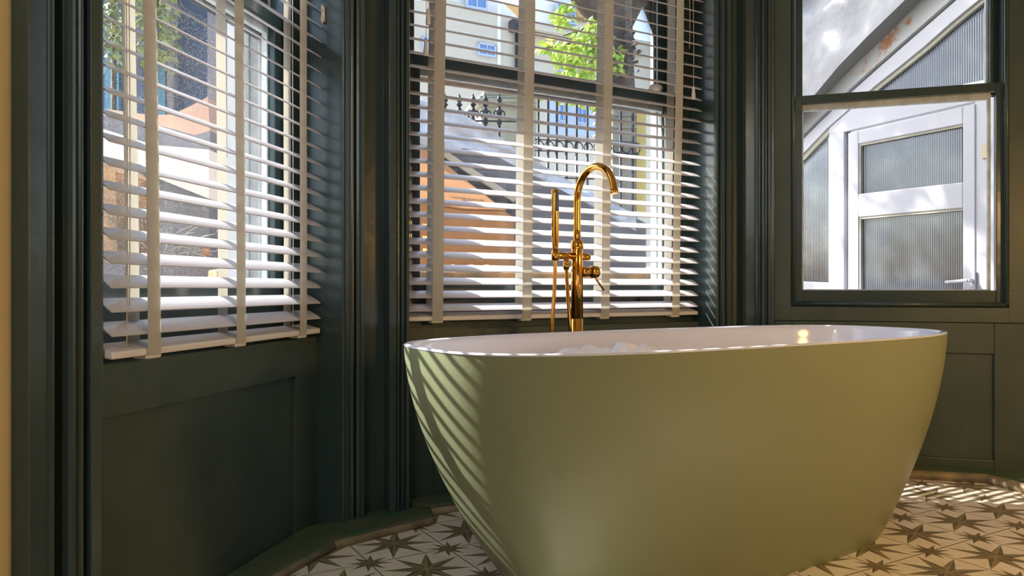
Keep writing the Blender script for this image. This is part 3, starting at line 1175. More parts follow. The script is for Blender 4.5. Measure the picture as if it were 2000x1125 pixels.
# hand shower
mb = MB()
mb.tube([T(-0.088, 0.006, ZB + 0.012), T(-0.088, 0.006, ZB + 0.03), T(-0.088, 0.006, ZB + 0.055), T(-0.089, 0.006, ZB + 0.185), T(-0.089, 0.006, ZB + 0.207), T(-0.089, 0.006, ZB + 0.209)],
        [0.0085, 0.0095, 0.0115, 0.0115, 0.0115, 0.0105], 24)
hs = mb.build('hand_shower', m, tap)
mb = MB()
zc = ZB + 0.208
cc = T(-0.089, 0.006, 0)
for i in range(1):
    pl = []
    for k in range(-4, 5):
        th = R(-50 + k * 11)
        pl.append((cc.x + 0.0122 * math.cos(th), cc.y + 0.0122 * math.sin(th)))
    mb.prism(pl, zc - 0.068, zc - 0.006)
mb.build('spray_face', M['nozzle'], hs)['label'] = 'grey spray face'
# diverter and mixer
mb = MB()
mb.tube([T(0.015, 0.0, ZB - 0.002), T(0.046, 0.0, ZB - 0.002), T(0.048, 0, ZB - 0.002)], [0.0115, 0.0115, 0.010], 24)
mb.build('diverter_knob', m, tap)
ZM = 0.764
mb = MB()
mb.tube([T(0.015, 0, ZM), T(0.054, 0, ZM), T(0.0545, 0, ZM), T(0.0565, 0, ZM), T(0.057, 0, ZM), T(0.079, 0, ZM), T(0.081, 0, ZM)], [0.0165, 0.0165, 0.0150, 0.0150, 0.0195, 0.0195, 0.0175], 32)
mx_ = mb.build('mixer_valve', m, tap)
mb = MB()
mb.tube([T(0.068, 0.0, ZM - 0.014), T(0.105, 0.004, ZM - 0.060)], [0.0042, 0.0036], 12)
mb.build('mixer_lever', m, mx_)
# hose: a hanging loop
mb = MB()
hp = []
ctrl = [T(-0.088, 0.006, ZB - 0.014), T(-0.093, 0.008, 0.70), T(-0.104, 0.012, 0.58), T(-0.108, 0.016, 0.42), T(-0.095, 0.02, 0.26), T(-0.07, 0.02, 0.20), T(-0.045, 0.018, 0.27), T(-0.032, 0.016, 0.45), T(-0.036, 0.014, 0.58), T(-0.044, 0.012, 0.69), T(-0.050, 0.012, ZB - 0.043)]
for i in range(len(ctrl) - 1):
    p0, p1, p2, p3 = ctrl[max(i - 1, 0)], ctrl[i], ctrl[i + 1], ctrl[min(i + 2, len(ctrl) - 1)]
    for k in range(24):
        t = k / 24
        hp.append(0.5 * ((2 * p1) + (p2 - p0) * t + (2 * p0 - 5 * p1 + 4 * p2 - p3) * t * t + (-p0 + 3 * p1 - 3 * p2 + p3) * t ** 3))
hp.append(ctrl[-1])
fine = []
for i in range(len(hp) - 1):
    for k in range(3):
        fine.append(hp[i].lerp(hp[i + 1], k / 3))
mb.tube(fine, [0.0066 if i % 2 else 0.0054 for i in range(len(fine))], 12)
mb.build('shower_hose', m, tap)

# ------------------------------------------------------------------ outside: ground
mb = MB()
mb.box(-14, 20, -6, 30, -0.30, -0.20)
structure(mb.build('ground', M['paving']))

# ------------------------------------------------------------------ outside the right window: the glazed porch door
PD = Plane(2.12, 4.87, 155.5)                # plane of the door, a runs towards the right of the photo


M['rust'] = rust_material()


def poly(P, pts, n):
    return [P.pt(x, y, n) for x, y in pts]


def slab_on(P, mb, pts, n_back, n_front, nref=None):
    """a flat piece in plane P: outline measured at the depth nref, reaching from n_back to n_front"""
    nref = n_front if nref is None else nref
    q = [Vector(p) for p in poly(P, pts, nref)]
    sh = Vector((P.n[0], P.n[1], 0))
    q = [p + sh * (n_back - nref) for p in q]
    mb.slab(q, sh * (n_front - n_back))


def reeded(P, pts, n, name, parent, pitch=0.0135):
    """ribbed pane: half round reeds standing side by side, clipped to the outline"""
    q = poly(P, pts, n)
    az = []
    for p in q:
        a = (p[0] - P.o[0]) * P.d[0] + (p[1] - P.o[1]) * P.d[1]
        az.append((a, p[2]))
    amin, amax = min(a for a, z in az), max(a for a, z in az)

    def span(a):
        zs = []
        m_ = len(az)
        for i in range(m_):
            a0, z0 = az[i]
            a1, z1 = az[(i + 1) % m_]
            if (a0 <= a <= a1) or (a1 <= a <= a0):
                if abs(a1 - a0) < 1e-9:
                    zs += [z0, z1]
                else:
                    zs.append(z0 + (z1 - z0) * (a - a0) / (a1 - a0))
        return (min(zs), max(zs)) if zs else (0, 0)
    mb_ = MB()
    steps = int((amax - amin) / pitch) * 4
    cols = []
    for i in range(steps + 1):
        a = amin + 1e-4 + (amax - amin - 2e-4) * i / steps
        lo_, hi_ = span(a)
        ph = (i % 4) / 4.0
        cols.append((a, n + 0.0034 * math.sin(math.pi * ph), lo_, hi_))
    vs, fs_ = [], []
    for a, nn, lo_, hi_ in cols:
        vs += [P.p(a, nn, lo_), P.p(a, nn, hi_)]
    for i in range(len(cols) - 1):
        fs_.append((2 * i, 2 * i + 2, 2 * i + 3, 2 * i + 1))
    mb_.add(vs, fs_, True)
    return mb_.build(name, M['reeded'], parent)


porch = empty('glazed_porch_door', PD.p(0.4, 0, -0.2))
tag(porch, 'white framed porch door and raking fanlight with reeded glass panes, seen through the right window', 'door')
# door frame posts and head
mb = MB()
slab_on(PD, mb, [(1619, 225), (1648, 222), (1648, 640), (1619, 640)], -0.05, 0.0)
slab_on(PD, mb, [(1904, 165), (1950, 150), (1950, 640), (1904, 640)], -0.05, 0.0)
slab_on(PD, mb, [(1619, 222), (1680, 207), (1950, 150), (1950, 183), (1904, 199), (1648, 258), (1619, 262)], -0.05, 0.002)
slab_on(PD, mb, [(1535, 548), (1619, 552), (1619, 640), (1535, 640)], -0.05, 0.0)
mb.build('door_frame', M['upvc'], porch, bevel=0.004)
mb = MB()
slab_on(PD, mb, [(1648, 258), (1658, 256), (1658, 640), (1648, 640)], -0.05, -0.03)
mb.build('door_rebate', M['soffit'], porch)
# the leaf
leafo = [(1656, 262), (1904, 204), (1904, 640), (1656, 640)]
mb = MB()
slab_on(PD, mb, [(1656, 260), (1676, 256), (1676, 640), (1656, 640)], -0.04, 0.008)
slab_on(PD, mb, [(1880, 208), (1904, 203), (1904, 640), (1880, 640)], -0.04, 0.008)
slab_on(PD, mb, [(1676, 256), (1880, 208), (1880, 242), (1676, 281)], -0.04, 0.008)
slab_on(PD, mb, [(1676, 379), (1880, 356), (1880, 406), (1676, 424)], -0.04, 0.008)
slab_on(PD, mb, [(1676, 566), (1880, 566), (1880, 640), (1676, 640)], -0.04, 0.008)
leaf = mb.build('door_leaf', M['upvc'], porch, bevel=0.005)
mb = MB()
for pts in ([(1676, 281), (1880, 242), (1880, 247), (1681, 285), (1681, 380), (1676, 380)], [(1676, 424), (1880, 406), (1880, 411), (1681, 428), (1681, 566), (1676, 566)]):
    slab_on(PD, mb, pts, -0.03, 0.0)
mb.build('glazing_bead', M['stone_beige'], leaf)
reeded(PD, [(1676, 279), (1881, 240), (1881, 358), (1676, 381)], -0.022, 'reeded_pane', leaf)
reeded(PD, [(1676, 422), (1881, 405), (1881, 568), (1676, 568)], -0.022, 'reeded_pane', leaf)
reeded(PD, [(1540, 330), (1568, 302), (1618, 252), (1618, 553), (1540, 550)], -0.022, 'side_pane', porch)
# door handle
mb = MB()
hx = PD.at(1898, 0.02)
hz = PD.pt(1898, 549, 0.02)[2]
PD.box(mb, hx - 0.014, hx + 0.014, 0.008, 0.018, hz - 0.075, hz + 0.055)
mb.tube([PD.p(hx, 0.015, hz + 0.005), PD.p(hx, 0.055, hz + 0.004)], 0.010, 12)
mb.tube([PD.p(hx, 0.052, hz + 0.004), PD.p(hx - 0.05, 0.056, hz), PD.p(hx - 0.125, 0.056, hz - 0.004)], [0.010, 0.009, 0.007], 12)
mb.build('door_handle', M['upvc'], leaf, bevel=0.001)
mb = MB()
kx = PD.at(1925, 0.005)
kz = PD.pt(1925, 295, 0.005)[2]
PD.box(mb, kx - 0.018, kx + 0.018, 0.0, 0.012, kz - 0.04, kz + 0.04)
mb.build('strike_plate', M['lock'], porch, bevel=0.003)['label'] = 'small brass plate'

# raking fanlight over the door, one joinery with it
fan = porch
outer = [(1530, 262), (1568, 226), (1600, 199), (1632, 171), (1674, 129), (1731, 76), (1807, 0), (1860, -55), (1990, -170)]
groove = [(1530, 300), (1572, 266), (1602, 236), (1668, 173), (1720, 127), (1768, 85), (1868, -2), (1960, -75)]
inner = [(1530, 340), (1571, 300), (1617, 252), (1660, 214), (1712, 168), (1760, 130), (1807, 92), (1860, 45), (1915, 0), (1960, -35)]
mb = MB()
slab_on(PD, mb, outer + list(reversed(groove)), -0.05, 0.03, 0.0)
mb.build('outer_frame', M['rust'], fan, bevel=0.002)
gi = [(x + 2, y + 3) for x, y in groove]
mb = MB()
slab_on(PD, mb, gi + list(reversed(inner)), -0.05, 0.012, 0.0)
mb.build('inner_frame', M['upvc'], fan, bevel=0.002)
mb = MB()
bd_in = [(x + 7, y + 4) for x, y in inner]
slab_on(PD, mb, inner + list(reversed(bd_in)), -0.03, 0.0)
mb.build('glazing_bead', M['stone_beige'], fan)
reeded(PD, [(1700, 178), (1760, 131), (1807, 93), (1860, 46), (1915, 1), (1960, -36), (1960, 150), (1830, 175), (1700, 205)], -0.024, 'reeded_pane', fan)

# rough white wall with its thick soffit over the fanlight
NF = 0.14
outer_f = [(1480, 300), (1560, 222), (1598, 177), (1636, 131), (1693, 72), (1750, 17), (1767, 0), (1830, -60), (1960, -190)]
mb = MB()
fp = poly(PD, outer_f, NF)
bp_ = poly(PD, [(1480, 322), (1568, 226), (1600, 199), (1632, 171), (1674, 129), (1731, 76), (1807, 0), (1860, -55), (1990, -170)], 0.01)
vs = [tuple(p) for p in fp] + [tuple(p) for p in bp_]
nn = len(fp)
fs = [(i, i + 1, nn + i + 1, nn + i) for i in range(nn - 1)]
mb.add(vs, fs, True)
up_v = [Vector(p) + Vector((PD.n[0], PD.n[1], 0)) * 0.0 + Vector((0, 0, 0.0)) for p in fp]
sof = mb.build('soffit', M['soffit'], None)
bpy.data.objects.remove(sof)
wallr = empty('porch_wall', PD.p(-0.6, 0, 0.0))
tag(wallr, 'rough white rendered wall with a shade-grey soffit, upper part of the right window', 'wall')
sb = MB()
sb.add(vs, fs, True)
sb.build('soffit', M['soffit'], wallr)['label'] = 'smooth soffit in shade grey'
# front face as a fine relief sheet with a real back
GA, GZ = 70, 60
fa = [((p[0] - PD.o[0]) * PD.d[0] + (p[1] - PD.o[1]) * PD.d[1], p[2]) for p in fp]


def edge_z(a):
    for i in range(len(fa) - 1):
        if fa[i][0] <= a <= fa[i + 1][0]:
            t = (a - fa[i][0]) / (fa[i + 1][0] - fa[i][0])
            return fa[i][1] + (fa[i + 1][1] - fa[i][1]) * t
    return fa[0][1] if a < fa[0][0] else fa[-1][1]


hole = PD.pt(1590, -6, NF)
ha = (hole[0] - PD.o[0]) * PD.d[0] + (hole[1] - PD.o[1]) * PD.d[1]
vs, fs = [], []
a_lo, a_hi, z_hi = -1.3, fa[-1][0], 3.4
for i in range(GA + 1):
    a = a_lo + (a_hi - a_lo) * i / GA
    ez = edge_z(a) if a > fa[0][0] else fa[0][1] - (fa[0][0] - a) * 0.9
    for j in range(GZ + 1):
        z = ez + (z_hi - ez) * j / GZ
        d = 0.05 * noise.noise(Vector((a * 2.6, z * 2.6, 0.5))) + 0.012 * noise.noise(Vector((a * 9, z * 9, 2.5)))
        d *= min(1, j / 5)
        hd = math.sqrt(((a - ha) / 0.20) ** 2 + ((z - hole[2]) / 0.10) ** 2)
        if hd < 1:
            d -= 0.10 * (1 - hd ** 4)
        vs.append(PD.p(a, NF + d, z))
for i in range(GA):
    for j in range(GZ):
        b_ = i * (GZ + 1) + j
        fs.append((b_, b_ + GZ + 1, b_ + GZ + 2, b_ + 1))
sb = MB()
sb.add(vs, fs, True)
sb.build('render_face', M['stucco'], wallr)
mb = MB()
bk = [PD.p(-1.3, 0.0, 0.0), PD.p(-1.3, 0.0, 3.4), PD.p(a_hi, 0.0, 3.4)]
q = [Vector(p) for p in bk] + [Vector(p) for p in reversed(bp_)]
mb.slab(q, Vector((PD.n[0], PD.n[1], 0)) * -0.3)
mb.build('wall_core', M['stucco'], wallr)
mb = MB()                                      # pier left of the side pane
slab_on(PD, mb, [(1380, 420), (1480, 322), (1540, 296), (1540, 880), (1380, 880)], -0.3, -0.002)
mb.build('side_pier', M['stucco'], wallr)

# reflecting side of the porch interior behind the glass
# ------------------------------------------------------------------ outside the middle window
CE = Plane(*PC.xy(0.0, -0.85), 60.0)           # low planter wall along the house
pw = empty('planter_wall', CE.p(0.4, 0, -0.2))
tag(pw, 'low orange-brown masonry planter edge outside the middle window', 'planter')
mb = MB()
CE.box(mb, -0.45, 2.0, -0.22, 0.0, -0.2, 0.785)
mb.build('masonry', M['brick'], pw, bevel=0.01)
mb = MB()
rnd = random.Random(3)
for i in range(70):
    a = rnd.uniform(-0.4, 1.9)
    p = Vector(CE.p(a, rnd.uniform(-0.2, -0.02), 0.785))
    for k in range(3):
        d = Vector((rnd.uniform(-1, 1), rnd.uniform(-1, 1), rnd.uniform(0.2, 1))).normalized() * rnd.uniform(0.02, 0.05)
        mb.tube([p, p + d * 0.6, p + d + Vector((0, 0, -0.01))], [0.0012, 0.0018, 0.0005], 4)
mb.build('dry_weeds', M['leaf_dark'], pw)['kind'] = 'stuff'

words_pos = ['first', 'second', 'third', 'fourth', 'fifth', 'sixth', 'seventh', 'eighth', 'ninth', 'tenth']
cob_px = [862, 885, 897, 908, 920, 931, 941, 951, 961]
cob0 = None
for i, px in enumerate(cob_px):
    a = CE.at(px, -0.04)
    if cob0 is None:
        c = MB()
        c.ball((0, 0, 0.017), 0.026, 0.022, 0.018, 14, 9, 0.05, 2)
        cob0 = c.build('cobble', M['cobble'], None, origin=(0, 0, 0))
        o = cob0
    else:
        o = cob0.copy()
        COL.objects.link(o)
    o.location = CE.p(a, -0.04, 0.783)
    o.rotation_euler = (0, 0, i * 0.9)
    sc_ = 0.85 + 0.25 * ((i * 37) % 10) / 10
    o.scale = (sc_, sc_, sc_)
    tag(o, 'pinkish cobble on the planter edge, %s from the left in the row' % words_pos[i], 'stone', 'cobbles along the planter edge')

# leaning cardboard carton
def ray(px, py, y):
    return Vector(((px - 1000) / 1500.0 * y, y, H + (562.5 - py) / 1500.0 * y))


box_o = empty('cardboard_box', ray(885, 525, 3.9))
tag(box_o, 'large orange-brown cardboard box leaning behind the planter, left in the middle window', 'box')
B0, T0 = ray(883, 526, 3.80), ray(907, 411, 3.86)
R0, R1_ = ray(986, 413, 4.02), ray(976, 526, 3.98)
LB = ray(780, 530, 4.35)
A1_ = ray(866, 322, 4.28)
base_z = 0.70
nf = (R0 - T0).cross(A1_ - T0).normalized()
if nf.y > 0:
    nf = -nf


def on_flap(px_, py_, lift=0.0):
    """point of the flap's own plane on a survey sight line"""
    r_ = ray(px_, py_, 1.0) - Vector((0, 0, H))
    o_ = Vector((0, 0, H))
    return o_ + r_ * (((T0 + nf * lift) - o_).dot(nf) / r_.dot(nf))


LTf, A2f, KN = on_flap(800, 395), on_flap(800, 268), on_flap(968, 402)
hull = [B0, T0, R1_, R0, LB, Vector((LTf.x, LTf.y, LTf.z)), Vector((R0.x + 0.05, R0.y + 0.35, R0.z)), Vector((R1_.x + 0.05, R1_.y + 0.35, R1_.z)), Vector((LB.x, LB.y + 0.35, LB.z)), Vector((LTf.x, LTf.y + 0.2, LTf.z))]
hull += [Vector((v.x, v.y, base_z)) for v in hull]
bmh = bmesh.new()
for v in hull:
    bmh.verts.new(v - box_o.location)
bmesh.ops.convex_hull(bmh, input=bmh.verts)
meh = bpy.data.meshes.new('carton_body')
bmh.to_mesh(meh)
bmh.free()
meh.materials.append(M['cardboard'])
ob = bpy.data.objects.new('carton_body', meh)
COL.objects.link(ob)
ob.parent = box_o
mb = MB()
fl = [T0, R0, KN, A1_, A2f, LTf]
mb.slab([p + nf * 0.012 for p in fl], -nf * 0.008)
flap = mb.build('carton_flap', M['cardboard'], box_o)
mb = MB()
rnd = random.Random(8)
for row, (xa, xb, ya, yb) in enumerate(((882, 944, 383, 390), (903, 930, 389, 393))):
    k = xa
    while k < xb:
        w = rnd.uniform(1.2, 2.6)
        f = (k - xa) / (xb - xa)
        y0 = ya + (yb - ya) * f
        cen = [on_flap(x_, y_, 0.014) for (x_, y_) in ((k, y0), (k + w, y0 + 0.2), (k + w, y0 + 2.6), (k, y0 + 2.2))]
        mb.add(cen, [(0, 1, 2, 3)])
        k += w + rnd.choice((0.8, 1.0, 2.2))
mb.build('printed_marks', M['print'], flap)

# stair side wall with crumpled sheeting
SW = Plane(-1.2, 4.75, 84.0)
mb = MB()
slab_on(SW, mb, [(780, 190), (862, 222), (1000, 297), (1100, 352), (1262, 436), (1262, 640), (780, 640)], -0.25, 0.0)
tag(mb.build('stair_side_wall', M['slate']), 'grey rendered side wall of the outside steps, behind the tap', 'wall')
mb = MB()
slab_on(SW, mb, [(800, 270), (868, 300), (1000, 384), (1000, 420), (800, 420)], 0.006, 0.05)  # flat panel for the recess, its darkness put into the colour
tag(mb.build('dark_recess_panel', M['dark_slate']), 'dark panel in place of the shaded recess under the pale strut, above the cardboard box', 'board')
mb = MB()
slab_on(SW, mb, [(820, 262), (874, 296), (940, 340), (1010, 386), (1004, 395), (932, 350), (866, 305), (820, 276)], 0.06, 0.10)
tag(mb.build('pale_strut', M['timber'], bevel=0.004), 'pale diagonal timber strut sloping down behind the cardboard box', 'strut')
# sheeting
up_l = [(800, 184), (862, 214), (905, 228), (955, 256), (1000, 290), (1060, 325), (1110, 352), (1180, 388), (1240, 420)]
lo_l = [(800, 272), (862, 304), (905, 292), (955, 300), (1000, 322), (1060, 352), (1110, 382), (1180, 418), (1240, 452)]


def lerp_pts(pl, t):
    f = t * (len(pl) - 1)
    i = min(int(f), len(pl) - 2)
    f -= i
    return (pl[i][0] + (pl[i + 1][0] - pl[i][0]) * f, pl[i][1] + (pl[i + 1][1] - pl[i][1]) * f)


vs, fs = [], []
NU, NV = 110, 26
for i in range(NU + 1):
    u_ = lerp_pts(up_l, i / NU)
    l_ = lerp_pts(lo_l, i / NU)
    for j in range(NV + 1):
        t = j / NV
        x_, y_ = u_[0] + (l_[0] - u_[0]) * t, u_[1] + (l_[1] - u_[1]) * t
        p = Vector(SW.pt(x_, y_, 0.10))
        w = 0.05 * noise.noise(Vector((p.x * 2 - p.z * 1.5, p.z * 9 + p.x * 4, 0.2))) + 0.025 * noise.noise(Vector((p.x * 5, p.z * 24 + p.x * 10, 3.2)))
        p += Vector((SW.n[0], SW.n[1], 0)) * (w + 0.03)
        vs.append(tuple(p))
for i in range(NU):
    for j in range(NV):
        b_ = i * (NV + 1) + j
        fs.append((b_, b_ + NV + 1, b_ + NV + 2, b_ + 1))
mb = MB()
mb.add(vs, fs, True)
sh_ = mb.build('plastic_sheeting', M['sheet'])
md = sh_.modifiers.new('thick', 'SOLIDIFY')
md.thickness = 0.004
tag(sh_, 'crumpled bluish-white plastic sheeting draped down the slope of the outside steps', 'plastic sheet')

# ------------------------------------------------------------------ ironwork
def spear(mb, p, h=0.10, r=0.02):
    mb.tube([p, p + Vector((0, 0, h * 0.15)), p + Vector((0, 0, h * 0.3)), p + Vector((0, 0, h * 0.45)), p + Vector((0, 0, h * 0.7)), p + Vector((0, 0, h))],
            [r * 0.5, r * 0.95, r * 0.4, r * 0.9, r * 0.5, r * 0.05], 8)


def scroll(mb, p, ax, s_=0.04):
    for sg in (-1, 1):
        q = []
        for i in range(15):
            t = i / 14
            th = -math.pi / 2 + t * math.pi * 1.6
            rr = s_ * (1 - 0.45 * t)
            q.append(p + ax * sg * (s_ * 0.9 + rr * math.cos(th) * 0.7) + Vector((0, 0, rr * math.sin(th))))
        mb.tube(q, s_ * 0.22, 6)


RA = Plane(-1.1, 5.45, 86.0)
ra_o = empty('ornate_iron_railing', RA.p(0.5, 0, 1.2))
tag(ra_o, 'short black iron railing with scrolled spear finials, upper left of the middle window', 'railing')
axA = Vector((RA.d[0], RA.d[1], 0))
bars_px = [842, 869, 897, 924, 948, 975]
b0 = None
for i, px in enumerate(bars_px):
    pt_ = Vector(RA.pt(px, 222))
    if b0 is None:
        mb = MB()
        mb.tube([Vector((0, 0, -2.2)), Vector((0, 0, 0.06))], 0.010, 8)
        mb.ball((0, 0, -0.07), 0.02, 0.02, 0.012)
        spear(mb, Vector((0, 0, 0.05)), 0.095, 0.026)
        scroll(mb, Vector((0, 0, 0.0)), axA, 0.026)
        mb.ball((0, 0, 0.01), 0.022, 0.016, 0.035)
        mb.ball((0, 0, -0.045), 0.016, 0.014, 0.03)
        tmp = empty('tmp', (0, 0, 0))
        tmp['_local'] = 1
        b0 = mb.build('finial_bar', M['iron'], tmp)
        bpy.data.objects.remove(tmp)
        o = b0
        o.parent = ra_o
    else:
        o = link_copy(b0, ra_o)
    o.location = pt_ - ra_o.location
mb = MB()
a0_, a1_ = RA.at(800), RA.at(1012)
RA.box(mb, a0_, a1_, -0.008, 0.008, RA.pt(900, 236)[2] - 0.006, RA.pt(900, 236)[2] + 0.006)
mb.build('rail', M['iron'], ra_o)
mb = MB()
RA.box(mb, a0_, a1_, -0.012, 0.012, 1.18, 1.21)
mb.build('rail', M['iron'], ra_o)

RB = Plane(0.2, 6.9, 78.0)
rb_o = empty('iron_railing', RB.p(0.5, 0, 1.6))
tag(rb_o, 'tall black iron railing of plain upright bars behind the tap spout', 'railing')
b0 = None
for i, px in enumerate([1051, 1070, 1087, 1106, 1126, 1147, 1168, 1190, 1212, 1236]):
    a = RB.at(px)
    x, y = RB.xy(a)
    if b0 is None:
        mb = MB()
        mb.tube([Vector((0, 0, -1.85)), Vector((0, 0, 0.86))], 0.0125, 8)
        tmp = empty('tmp', (0, 0, 0))
        tmp['_local'] = 1
        b0 = mb.build('upright_bar', M['iron'], tmp)
        bpy.data.objects.remove(tmp)
        o = b0
        o.parent = rb_o
    else:
        o = link_copy(b0, rb_o)
    o.location = Vector((x, y, 1.66)) - rb_o.location
mb = MB()
a0_, a1_ = RB.at(1044), RB.at(1248)
for zz, hh in ((2.50, 0.016), (2.04, 0.010), (1.94, 0.010), (1.70, 0.014)):
    mb = MB()
    RB.box(mb, a0_, a1_, -0.012, 0.012, zz, zz + hh)
    mb.build('rail', M['iron'], rb_o)
k = a0_
ring0 = None
ax = Vector((RB.d[0], RB.d[1], 0))
while k < a1_ - 0.05:
    c_ = Vector(RB.p(k + 0.045, 0, 1.995))
    if ring0 is None:
        mb = MB()
        mb.tube([ax * 0.04 * math.cos(R(t)) + Vector((0, 0, 0.04 * math.sin(R(t)))) for t in range(0, 361, 30)], 0.006, 5, cap=False)
        tmp = empty('tmp', (0, 0, 0))
        tmp['_local'] = 1
        ring0 = mb.build('frieze_ring', M['iron'], tmp)
        bpy.data.objects.remove(tmp)
        o = ring0
        o.parent = rb_o
    else:
        o = link_copy(ring0, rb_o)
    o.location = c_ - rb_o.location
    k += 0.092
mb = MB()
q = [Vector(RB.pt(x_, y_, 0.06)) for x_, y_ in ((1030, 190), (1045, 186), (1062, 178), (1078, 170), (1092, 160))]
mb.tube(q, 0.016, 8)
mb.build('handrail', M['stone_beige'], rb_o)['label'] = 'pale curved handrail end'

# gate piers
GP = Plane(-1.0, 8.0, 75.0)
gp = empty('stone_gate_pier', Vector(GP.pt(970, 330)))
tag(gp, 'beige stone gate pier with a rounded cap stone, above the plastic sheeting', 'gate pier')
mb = MB()
slab_on(GP, mb, [(940, 205), (1052, 205), (1052, 420), (940, 420)], -0.5, 0.0)
mb.build('shaft', M['stone_beige'], gp, bevel=0.01)
mb = MB()
slab_on(GP, mb, [(928, 192), (1056, 192), (1056, 199), (928, 199)], -0.6, 0.08)
slab_on(GP, mb, [(933, 199), (1054, 199), (1054, 206), (933, 206)], -0.56, 0.05)
slab_on(GP, mb, [(936, 186), (1052, 186), (1052, 192), (936, 192)], -0.55, 0.04)
mb.build('cornice', M['stone_beige'], gp, bevel=0.01)
mb = MB()
arc = [(944, 186)] + [(944 + (1046 - 944) * t / 12, 180 - 20 * math.sin(math.pi * t / 12) ** 0.6) for t in range(13)] + [(1046, 186)]
slab_on(GP, mb, arc, -0.45, 0.02)
mb.build('cap_stone', M['stone_beige'], gp, bevel=0.01)
GQ = Plane(0.45, 7.0, 75.0)
gq = empty('stone_gate_pier', Vector(GQ.pt(1225, 360)))
tag(gq, 'narrow beige stone gate pier with an ochre edge, near the right of the middle window', 'gate pier')
mb = MB()
slab_on(GQ, mb, [(1196, 192), (1243, 192), (1243, 420), (1196, 420)], -0.4, 0.0)
mb.build('shaft', M['stone_beige'], gq, bevel=0.01)
mb = MB()
slab_on(GQ, mb, [(1243, 185), (1262, 185), (1262, 420), (1243, 420)], -0.35, 0.01)
mb.build('return', M['yellow'], gq)['label'] = 'ochre rendered edge'
mb = MB()
for y_ in (200, 222, 246, 272, 300):
    slab_on(GQ, mb, [(1192, y_), (1245, y_), (1245, y_ + 4), (1192, y_ + 4)], -0.42, 0.03)
mb.build('string_course', M['stone_beige'], gq, bevel=0.004)

# ------------------------------------------------------------------ house across the street
HF = Plane(-2.2, 13.2, 66.0)
hs_o = empty('townhouse', HF.p(3, 0, 0))
tag(hs_o, 'cream townhouse with pale blue windows and a white dormer roof across the street', 'building')
mb = MB()
slab_on(HF, mb, [(640, 10), (880, 0), (1000, 34), (1260, 80), (1420, 110), (1420, 520), (640, 520)], -0.5, 0.0)
mb.build('wall', M['facade'], hs_o)
mb = MB()
slab_on(HF, mb, [(640, -70), (870, -60), (905, -55), (950, -25), (1014, 36), (1000, 34), (880, 0), (640, 8)], -3.0, -0.1)
slab_on(HF, mb, [(1040, -30), (1090, -24), (1130, 0), (1175, 62), (1260, 80), (1050, 44), (1040, 30)], -3.0, -0.1)
mb.build('roof', M['roof_w'], hs_o)
mb = MB()
slab_on(HF, mb, [(985, 8), (1030, 12), (1030, 34), (1010, 30)], -3.2, -0.3)
slab_on(HF, mb, [(1128, 8), (1140, 14), (1158, 38), (1130, 32)], -0.4, 0.12)
mb.build('gable', M['brown_tar'], hs_o)
mb = MB()
slab_on(HF, mb, [(1016, 44), (1260, 92), (1260, 99), (1016, 51)], 0.0, 0.25)
slab_on(HF, mb, [(1016, 58), (1260, 106), (1260, 109), (1016, 61)], 0.0, 0.14)
mb.build('cornice', M['facade'], hs_o)
mb = MB()
slab_on(HF, mb, [(972, 0), (978, 0), (978, 190), (972, 190)], 0.0, 0.02)
mb.build('pilaster', M['roof_w'], hs_o)
mb = MB()
a_ = HF.at(1010, 0.08)
mb.tube([HF.p(a_, 0.08, 1.5), HF.p(a_, 0.08, HF.pt(1010, 66, 0.08)[2])], 0.045, 10)
HF.box(mb, a_ - 0.14, a_ + 0.06, 0.0, 0.18, HF.pt(1010, 62, 0.08)[2], HF.pt(1010, 42, 0.08)[2])
mb.build('drainpipe', M['iron'], hs_o)


def house_window(x0, y0, x1, y1, sl):
    f = MB()
    w = (x1 - x0)
    e = max(2.2, w * 0.09)

    def yy(x, y):
        return y + sl * (x - x0)

    def bar(xa, ya, xb, yb, nf):
        slab_on(HF, f, [(xa, yy(xa, ya)), (xb, yy(xb, ya)), (xb, yy(xb, yb)), (xa, yy(xa, yb))], 0.0, nf)
    bar(x0, y0, x0 + e, y1, 0.05)
    bar(x1 - e, y0, x1, y1, 0.05)
    bar(x0, y0, x1, y0 + e, 0.05)
    bar(x0, y1 - e, x1, y1, 0.07)
    bar((x0 + x1) / 2 - e * 0.3, y0, (x0 + x1) / 2 + e * 0.3, y1, 0.045)
    bar(x0, (y0 + y1) / 2 - e * 0.3, x1, (y0 + y1) / 2 + e * 0.3, 0.045)
    fo = f.build('window', M['blue_frame'], hs_o)
    g_ = MB()
    slab_on(HF, g_, [(x0, yy(x0, y0)), (x1, yy(x1, y0)), (x1, yy(x1, y1)), (x0, yy(x0, y1))], 0.004, 0.02)
    g_.build('pane', M['blue_glass'], fo)


for w_ in ((911, -38, 953, 13, 0.17), (934, 82, 969, 106, 0.17), (1088, 2, 1126, 42, 0.17), (1093, 106, 1124, 138, 0.17), (1092, 203, 1110, 236, 0.10), (1127, 206, 1147, 240, 0.10), (826, 70, 846, 96, 0.17), (1200, 120, 1230, 160, 0.17)):
    house_window(*w_)
mb = MB()
slab_on(HF, mb, [(1074, 186), (1190, 192), (1190, 268), (1074, 262)], 0.0, 0.015)
mb.build('shop_front', M['blue_frame'], hs_o)['label'] = 'pale blue painted ground floor'

